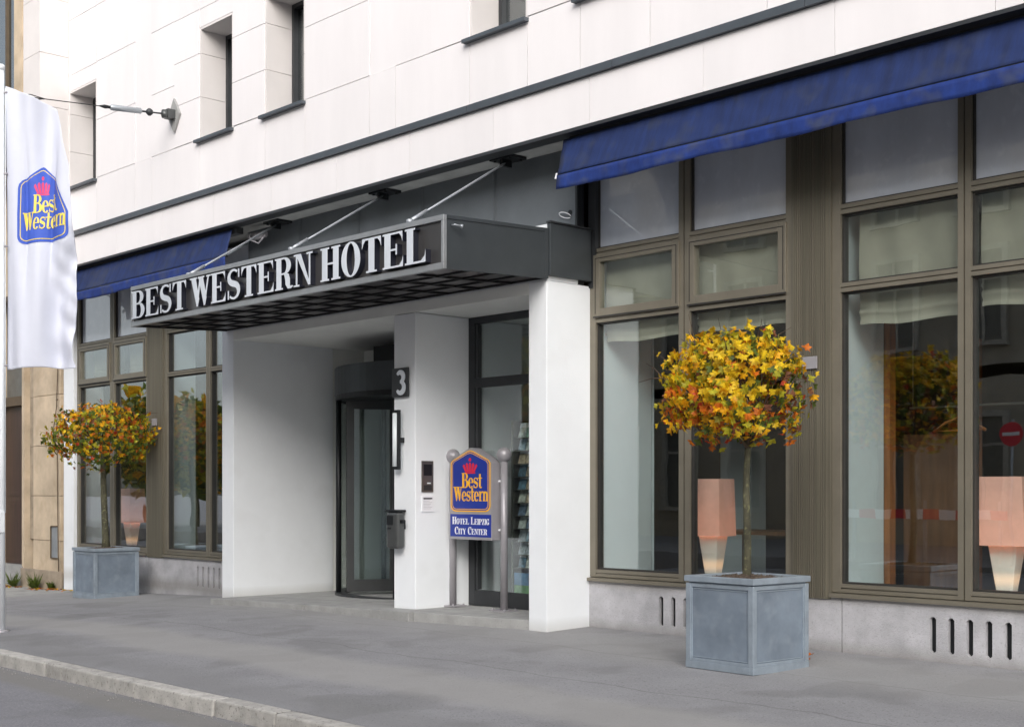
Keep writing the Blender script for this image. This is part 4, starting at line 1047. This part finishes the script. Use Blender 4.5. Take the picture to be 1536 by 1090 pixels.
# ------------------------------------------------------------------ planters and trees
def planter(x, y, z, rot, s, h, label):
    t = thing('planter', label, 'planter', (x, y, z), R(rot), 'square zinc planters'); a = s/2
    m = MB(); th = .04
    for q in range(4):
        c, s_ = [(1,0),(0,1),(-1,0),(0,-1)][q]
        r = lambda X, Y, Z: (X*c-Y*s_, X*s_+Y*c, Z)
        def hb(x0, x1, y0, y1, z0, z1): m.hexa([r(x0,y0,z0),r(x1,y0,z0),r(x1,y1,z0),r(x0,y1,z0),r(x0,y0,z1),r(x1,y0,z1),r(x1,y1,z1),r(x0,y1,z1)])
        hb(-a+.02, a-.02, -a+.02, -a+.03, .05, h-.04)
    m.build('side_panel', M['zinc'], t, local=True)
    m = MB()
    for q in range(4):
        c, s_ = [(1,0),(0,1),(-1,0),(0,-1)][q]
        r = lambda X, Y, Z: (X*c-Y*s_, X*s_+Y*c, Z)
        def hb(x0, x1, y0, y1, z0, z1): m.hexa([r(x0,y0,z0),r(x1,y0,z0),r(x1,y1,z0),r(x0,y1,z0),r(x0,y0,z1),r(x1,y0,z1),r(x1,y1,z1),r(x0,y1,z1)])
        hb(-a, -a+.05, -a, -a+.03, .058, h-.062); hb(a-.05, a-.0301, -a+.001, -a+.03, .058, h-.062)
        hb(-a-.002, a-.031, -a-.002, -a+.03, 0, .057)
        hb(-a+.05, a-.05, -a+.008, -a+.02, .057, .085); hb(-a+.05, a-.05, -a+.008, -a+.02, h-.095, h-.062)
        hb(-a+.05, -a+.062, -a+.010, -a+.02, .085, h-.095); hb(a-.062, a-.05, -a+.010, -a+.02, .085, h-.095)
        hb(-a+.072, a-.072, -a+.014, -a+.02, .092, .10); hb(-a+.072, a-.072, -a+.014, -a+.02, h-.112, h-.104)
    m.build('moulding', M['zincR'], t, local=True, bevel=.004)
    m = MB()
    for q in range(4):
        c, s_ = [(1,0),(0,1),(-1,0),(0,-1)][q]
        r = lambda X, Y, Z: (X*c-Y*s_, X*s_+Y*c, Z)
        p = [(-a-.012,-a-.012),(a+.012,-a-.012),(a-.045,-a+.045),(-a+.045,-a+.045)]
        m.hexa([r(X,Y,h-.05) for X,Y in p]+[r(X,Y,h) for X,Y in p])
    m.build('rim', M['zincR'], t, local=True, bevel=.005)
    m = MB(); m.sheet(lambda u, v: ((u-.5)*(s-.07), (v-.5)*(s-.07), h-.03+.035*math.exp(-((u-.5)**2+(v-.5)**2)*9)+random.uniform(-.006,.006)), 24, 24)
    m.build('soil', M['soil'], t, local=True, recalc=False)
    m = MB()
    for i in range(260):
        X, Y = random.uniform(-a+.05, a-.05), random.uniform(-a+.05, a-.05); q = random.uniform(.005,.014); Z = h-.026+.035*math.exp(-((X/s)**2+(Y/s)**2)*9)
        m.add([(X-q,Y,Z),(X+q,Y-q*.5,Z),(X,Y+q,Z),(X,Y,Z+q)], [(0,1,3),(1,2,3),(2,0,3)])
    m.build('bark_mulch', M['soil'], t, local=True, kind='stuff')
    return t
p1 = planter(-6.79, 9.075, gz(-6.8, 9.0)-.002, -3, .72, .77, 'square zinc planter of the nearer tree, below the right windows')
p2 = planter(-19.50, 9.62, gz(-19.5, 9.6)-.012, 0, .74, .78, 'square zinc planter of the far tree, behind the flagpole')

LO = []     # maple leaf outline
for a, r in ((-90,.10),(-60,.42),(-48,.30),(-25,.62),(-12,.80),(5,.60),(12,.66),(22,.42),(38,.72),(50,.95),(58,.74),(66,.80),(76,.60),(84,.85),(90,1.12)):
    LO.append((r*math.cos(R(a))*.62, r*math.sin(R(a))*.62))
LO = LO + [(-x, y) for x, y in LO[-2:0:-1]]
def leafgeo(seed):
    rn = random.Random(seed); cu = rn.uniform(.2,.75); tw = rn.uniform(-.35,.35)
    vs_ = [(0, .05, 0)]
    for (x, y) in LO: vs_.append((x, y, cu*abs(x)*.9 - cu*.6*y*y + tw*x*y))
    fs_ = [(0, i, i % (len(LO)) + 1) for i in range(1, len(LO)+1)]
    vs_ += [(-.012,-.06,0),(.012,-.06,0),(.01,-.62,-.12),(-.01,-.62,-.12)]; n = len(LO)+1
    fs_.append((n, n+3, n+2, n+1))
    return vs_, fs_
LG = [leafgeo(s) for s in range(5)]
LMESH = {}
def leafmesh(g, mi):
    if (g, mi) not in LMESH:
        me = bpy.data.meshes.new('leaf'); me.from_pydata(LG[g][0], [], LG[g][1]); me.materials.append(LM[mi]); me.update(); LMESH[(g, mi)] = me
    return LMESH[(g, mi)]
CAMP = Vector((0, 0, CAMH))
def maple(x, y, z, ztrunk, cc, rad, n, nparts, size, pick, label, seed, lean=0, gap=None, thick=1.0):
    rn = random.Random(seed)
    t = thing('maple_tree', label, 'tree', (x, y, z), 0, 'small round-headed maples in planters')
    topv = Vector((x+lean, y, ztrunk))
    m = MB(); pts = []; rs = []
    for k in range(9):
        f = k/8; pts.append((x+lean*f+.008*math.sin(f*9+seed), y+.008*math.cos(f*7), z-.05+(ztrunk+.18-z)*f)); rs.append((.036-.012*f+(.012 if k == 0 else 0))*thick)
    m.tube(pts, rs, 12); m.build('trunk', M['bark'], t)
    C_ = Vector(cc)
    def surf(d): 
        r = 1+.12*math.sin(d.x*5+seed)+.10*math.sin(d.y*7+d.z*6+seed*2)
        return Vector((d.x*rad[0]*r, d.y*rad[1]*r, d.z*rad[2]*r))
    tips = []
    m = MB()
    for i in range(16):
        a = 2*math.pi*i/16*1.618*3; el = rn.uniform(-.15, 1.2)
        d = Vector((math.cos(a)*math.cos(el), math.sin(a)*math.cos(el), math.sin(el)))
        e = C_+surf(d)*rn.uniform(.85,1.06); s0 = Vector(pts[-1])-Vector((0,0,rn.uniform(0,.16)))
        mid = s0.lerp(e, .5)+Vector((rn.uniform(-.05,.05), rn.uniform(-.05,.05), rn.uniform(-.02,.08)))
        m.tube([s0, mid, e], [.013,.008,.003], 5)
        for j in range(7):
            f = rn.uniform(.3, 1); b = (s0.lerp(mid, f*2) if f < .5 else mid.lerp(e, f*2-1))
            d2 = (d+Vector((rn.uniform(-1,1), rn.uniform(-1,1), rn.uniform(-.8,.8)))*.9).normalized(); c2 = b+d2*rn.uniform(.12,.34)
            m.tube([b, b.lerp(c2,.5)+Vector((0,0,.015)), c2], [.005,.0035,.0018], 4, caps=False)
    m.build('branches', M['twig'], t)
    L_ = []
    for i in range(n):
        while True:
            d = Vector((rn.gauss(0,1), rn.gauss(0,1), rn.gauss(0,1))).normalized()
            if d.z > -.62 or rn.random() < .25: break
        if gap and gap(d, rn): continue
        rr = rn.uniform(.62, 1.0)**.6
        if rn.random() < .06: rr = rn.uniform(1.02, 1.10)
        s_ = surf(d)
        if d.z < 0: s_.z *= .9
        p = C_+s_*rr
        nrm = (Vector((d.x, d.y, d.z*.6))+Vector((rn.gauss(0,.45), rn.gauss(0,.45), rn.gauss(0,.45)))).normalized()
        down = Vector((rn.gauss(0,.35), rn.gauss(0,.35), -1)); down = (down-nrm*down.dot(nrm)).normalized()
        xx = down.cross(nrm).normalized(); sz_ = size*rn.uniform(.7, 1.2)
        Mx = Matrix(((xx.x*sz_, down.x*sz_, nrm.x*sz_, p.x), (xx.y*sz_, down.y*sz_, nrm.y*sz_, p.y), (xx.z*sz_, down.z*sz_, nrm.z*sz_, p.z), (0,0,0,1)))
        vis = (p-C_).dot((CAMP-C_).normalized()) / max(rad) + rr
        L_.append((vis, Mx, rn.randrange(5), pick(d, rr, rn)))
    L_.sort(key=lambda q: -q[0])
    for (_, Mx, g, mi) in L_[:nparts]:
        o = link('leaf', leafmesh(g, mi), t, local=True); o.matrix_parent_inverse = Matrix.Translation(t.location).inverted(); o.matrix_basis = Mx
    m = MB()
    for (_, Mx, g, mi) in L_[nparts:]:
        m.cur = mi; m.add([Mx @ Vector(v) for v in LG[g][0]], LG[g][1])
    m.build('foliage', LM, t, recalc=False, kind='stuff')
    return t
def pickR(d, rr, rn):
    u = d.x*.6845+d.y*.729    # towards the right in the picture
    w = [6.5, 1.8, .3, .6, 3.0, .2, .05]
    if d.z < -.15: w = [1.8, 1.9, 2.0, 1.2, 2.0, .4, .3]
    if u > .35 and d.z < .35: w = [1.0, 1.2, 1.2, 2.6, 2.0, 1.6, .4]
    if u < -.6 and d.z < .1: w = [2.4, 2.0, 2.2, .5, 1.0, .3, .4]
    if rr < .82: w = [.7, .6, .3, 2.4, 1.6, 1.4, .1]
    return rn.choices(range(7), w)[0]
def pickL(d, rr, rn):
    w = [1.4, 2.6, 1.5, 2.8, 2.2, .5, .25]
    if d.z < 0: w = [.7, 1.2, 1.1, 4.8, 2.0, .5, .2]
    if d.z > .5: w = [1.2, 2.6, 1.3, 3.2, 2.0, .4, .3]
    return rn.choices(range(7), w)[0]
def gapR(d, rn):
    u = d.x*.6845+d.y*.729
    return (u > .1 and -.45 < d.z < .25 and rn.random() < .62)
maple(-6.79, 9.075, .70, 1.80, (-6.86, 9.01, 2.265), (.56,.56,.52), 2100, 300, .084, pickR, 'round maple with golden yellow leaves in front of the right windows', 11, 0, gapR)
maple(-19.50, 9.62, .55, 2.05, (-19.60, 9.60, 2.27), (.74,.74,.53), 1900, 300, .084, pickL, 'smaller-looking maple with orange and green leaves behind the flagpole', 23, -.12, None, 1.55)

# ------------------------------------------------------------------ old building on the left
NB = thing('old_building', 'old beige sandstone building with dark door at the far left', 'building', (-25, 10.4, -.3))
YN = 10.30
for i, (a, b) in enumerate(zip([-.24,.55,1.35,2.25,3.15,4.1], [.55,1.35,2.25,3.15,4.1,5.1])):
    bx('sandstone_block', M['sand'], NB, -23.75, -22.62, YN, YN+.5, a+.004, b-.004, bevel=.006)
    if i: bx('door_jamb', M['sandD'], NB, -24.14, -23.755, YN+.03+.08, YN+.5, a+.003, b-.003)
bx('base_course', M['sandD'], NB, -24.2, -22.5, YN-.05, YN-.002, -.7, .02, bevel=.01)
bx('downpipe', M['sandD'], NB, -22.615, -22.47, YN+.06, YN+.5, -.5, 5.1)
bx('pilaster_edge', M['sand'], NB, -24.25, -24.145, YN+.0, YN+.5, -.5, 5.1)
m = MB(); m.box(-25.6,-24.26,YN+.25,YN+.30,.05,3.05); d = m.build('door', M['door'], NB)
m = MB(); m.box(-25.5,-24.35,YN+.235,YN+.249,.2,1.2); m.box(-25.5,-24.35,YN+.235,YN+.249,1.35,2.95); m.build('door_panel', M['door'], d, local=True)
m = MB(); m.box(-25.7,-24.26,YN+.12,YN+.3,3.05,3.22); m.box(-24.34,-24.26,YN+.15,YN+.29,3.22,5.0); m.build('transom', M['brown'], NB)
bx('upper_light', M['oppg'], NB, -25.6, -24.35, YN+.28, YN+.3, 3.23, 5.0)
bx('door_step', M['slab'], NB, -25.8, -24.2, YN-.02, YN+.4, -.6, .04)
bx('wall', M['sand'], NB, -60, -25.7, YN, YN+.5, -.8, 12.5)
bx('wall', M['sand'], NB, -25.7, -22.61, YN-.02, YN+.5, 5.1, 7.2)
m = MB(); m.box(-22.95,-22.72,YN-.012,YN+.02,.25,.80); b_ = m.build('meter_box', M['rod'], NB)
m = MB(); m.box(-22.97,-22.95,YN-.03,YN-.001,.24,.81); m.box(-22.95,-22.72,YN-.03,YN-.001,.80,.82); m.box(-22.95,-22.72,YN-.03,YN-.001,.24,.255); m.build('box_frame', M['brown'], b_, local=True)
# first-floor window seen behind the flagpole top
bx('wall', M['sand'], NB, -22.93, -22.61, 9.6, 10.2, 7.2, 12.5); bx('wall', M['sand'], NB, -25.7, -24.6, 9.7, 10.2, 7.2, 12.5)
m = MB(); m.box(-23.02,-22.93,9.7,9.85,7.2,12.4); m.box(-24.6,-24.5,9.7,9.85,7.2,12.4); m.box(-24.5,-23.02,9.72,9.84,8.25,8.34); m.box(-24.5,-23.02,9.72,9.84,7.2,7.3); m.box(-23.62,-23.55,9.73,9.83,7.3,12.4)
w_ = m.build('window', M['brown'], NB); bx('pane', M['glassU'], w_, -24.5, -23.02, 9.77, 9.78, 7.3, 12.4, local=True)
m = MB(); m.tube([(-22.68,YN-.02,3.6),(-22.69,YN-.04,2.9),(-22.75,YN-.07,2.5),(-22.68,YN-.03,2.1),(-22.66,YN-.03,1.2),(-22.60,YN-.05,.6),(-22.62,YN-.03,-.2)], .009, 5); m.tube([(-22.66,YN-.04,2.95),(-22.83,YN-.06,2.35)], .005, 4); m.tube([(-22.70,YN-.04,3.05),(-22.62,YN-.04,3.05)], .012, 4)
m.build('rusty_cable', M['brown'], NB)
# weeds and fallen leaves at its foot
def weed(x, y, s, label):
    m = MB(); rn = random.Random(int(x*100))
    for i in range(70):
        a = rn.uniform(0, 6.28); l = rn.uniform(.4, 1)*s; b = Vector((x+rn.uniform(-.08,.08)*s*4, y, gz(x, y))); e = b+Vector((math.cos(a)*l*.6, math.sin(a)*l*.35-.03, l*rn.uniform(.3,1))); w = .012+.02*rn.random(); c = (b+e)/2+Vector((w,0,.02)); c2 = (b+e)/2-Vector((w,0,-.02))
        m.add([b, c, e, c2], [(0,1,2,3)])
    tag(m.build('weed', LM[3] , recalc=False), label, 'weed', 'weeds at the wall foot')
weed(-24.2, 10.13, .36, 'green weed tuft by the old door'); weed(-23.35, 10.15, .38, 'green weed tuft below the beige wall'); weed(-22.75, 10.2, .2, 'tiny weed tuft beside the drainpipe')
m = MB(); rn = random.Random(4)
for i in range(130):
    x = rn.uniform(-25, -22.0) if i < 110 else rn.uniform(-22, -20.1); y = 10.2-abs(rn.gauss(0, .12)); g = rn.randrange(5); s = rn.uniform(.05,.08); a = rn.uniform(0, 6.28)
    Mx = Matrix.Translation((x, y, gz(x, y)+.012)) @ Matrix.Rotation(a, 4, 'Z') @ Matrix.Rotation(rn.uniform(-.5,.5), 4, 'X') @ Matrix.Scale(s, 4)
    m.cur = rn.choice((0,1,2,5,5)); m.add([Mx @ Vector(v) for v in LG[g][0]], LG[g][1])
for i in range(5):
    x, y = rn.uniform(-7.3,-6.3), rn.uniform(9.7,10.2); Mx = Matrix.Translation((x, y, gz(x, y)+.012)) @ Matrix.Rotation(i, 4, 'Z') @ Matrix.Scale(.06, 4); m.cur = 2; m.add([Mx @ Vector(v) for v in LG[0][0]], LG[0][1])
tag(m.build('fallen_leaves', LM, recalc=False), 'brown and yellow fallen leaves along the wall foot', 'leaves', kind='stuff')

# ------------------------------------------------------------------ across the street (seen in the glass)
OB = thing('opposite_building', 'long beige plastered building across the street, seen only in reflections', 'building', (-12, -14.2, -.1))
bx('wall', M['opp'], OB, -44, 22, -24, -14.2, -.6, 13.5)
bx('cornice', M['oppw'], OB, -44.3, 22.3, -14.7, -14.2, 13.5, 14.1); bx('string_course', M['oppw'], OB, -44, 22, -14.42, -14.2, 4.6, 4.9)
wm = None
for r, (z0, z1) in enumerate(((.9,3.5),(5.6,8.1),(9.3,11.8))):
    for i in range(24):
        x = -42.4+i*2.7
        key = ('w', r)
        if key not in pmesh:
            m = MB(); m.box(-.62,.62,.0,.02,z0,z1); o1 = m.build('w', M['oppg']); pmesh[key] = o1.data; bpy.data.objects.remove(o1)
            m = MB(); m.box(-.78,-.62,-.0,.14,z0-.1,z1+.15); m.box(.62,.78,-.0,.14,z0-.1,z1+.15); m.box(-.62,.62,-.0,.14,z1,z1+.15); m.box(-.8,.8,.0,.2,z0-.14,z0-.02); m.box(-.04,.04,.02,.06,z0,z1); m.box(-.62,.62,.021,.06,z1-.8,z1-.73); o1 = m.build('w', M['oppw']); pmesh[key+('f',)] = o1.data; bpy.data.objects.remove(o1)
        w1 = link('window', pmesh[key], OB, local=True); w1.matrix_parent_inverse = Matrix.Translation(OB.location).inverted(); w1.location = (x, -14.199, 0)
        f1 = link('frame', pmesh[key+('f',)], w1, local=True)
def street_tree(x, y, h, label, seed):
    t = thing('street_tree', label, 'tree', (x, y, -.2), 0, 'street trees across the road'); rn = random.Random(seed)
    m = MB(); m.tube([(x,y,-.3),(x+.1,y,h*.45),(x,y,h*.8)], [.22,.15,.05], 8)
    for i in range(8):
        a = i*.8; m.tube([(x,y,h*(.35+.04*i)), (x+math.cos(a)*h*.25, y+math.sin(a)*h*.25, h*(.55+.05*i))], [.07,.02], 5)
    m.build('trunk', M['bark'], t)
    m = MB()
    for i in range(3000):
        d = Vector((rn.gauss(0,1), rn.gauss(0,1), rn.gauss(0,1))).normalized()*rn.uniform(.35,1)**.5
        k = 1+.25*math.sin(d.x*6+seed)*math.sin(d.z*5+seed)
        p = Vector((x+d.x*h*.36*k, y+d.y*h*.36*k, h*.62+d.z*h*.38*k)); s = rn.uniform(.10,.2)
        a = Vector((rn.uniform(-1,1),rn.uniform(-1,1),rn.uniform(-1,1))).normalized()*s; b = Vector((rn.uniform(-1,1),rn.uniform(-1,1),rn.uniform(-1,1))).normalized()*s
        m.cur = rn.choice((0,1,1,0,2)); m.add([p-a-b, p+a-b, p+a+b, p-a+b], [(0,1,2,3)])
    m.build('crown', [LM[3], LM[4], LM[1]], t, recalc=False)
for i, (x, y, h) in enumerate(((-52,-9,5.5),(-60,-11,6.2),(-70,-8,5.4),(-81,-12,6.5),(-93,-9,6),(-47,-13,6),(-33,-8.2,8.0))):  # last tree is added to darken the reflections in the right windows
    street_tree(x, y, h, 'autumn street tree %s' % ('beside the small one across the road','with a broad crown across the road','standing alone farther along the road','tall one near the end of the road','at the far end of the road','small one touching the beige building opposite','added in front of the beige building opposite to darken reflections')[i], 40+i)
t = thing('no_entry_sign', 'round red no entry sign on a post across the street', 'road sign', (-13.25, -6.0, -.1))
m = MB(); m.tube([(-13.25,-6.05,-.12),(-13.25,-6.05,2.95)], .03, 8); m.build('post', M['rod'], t)
m = MB(); m.prism([(-13.25+.26*math.cos(R(a)), 2.64+.26*math.sin(R(a))) for a in range(0,360,15)], lambda x, z, d: (x, -6.0-d, z), 0, .02); m.build('disc', M['red'], t)
bx('bar', M['white'], t, -13.44, -13.06, -6.0, -5.99, 2.60, 2.68)
t = thing('roadwork_barrier', 'red and white striped roadwork barrier across the street', 'barrier', (-15.5, -6.4, -.1))
for i in range(10): bx('stripe', M['red'] if i % 2 else M['white'], t, -17.5+i*.4, -17.1+i*.4, -6.42, -6.38, .80, 1.02)
for x in (-17.3, -15.5, -13.7): bx('leg', M['rod'], t, x-.03, x+.03, -6.5, -6.43, -.12, 1.2)
print('objects', len(bpy.data.objects))
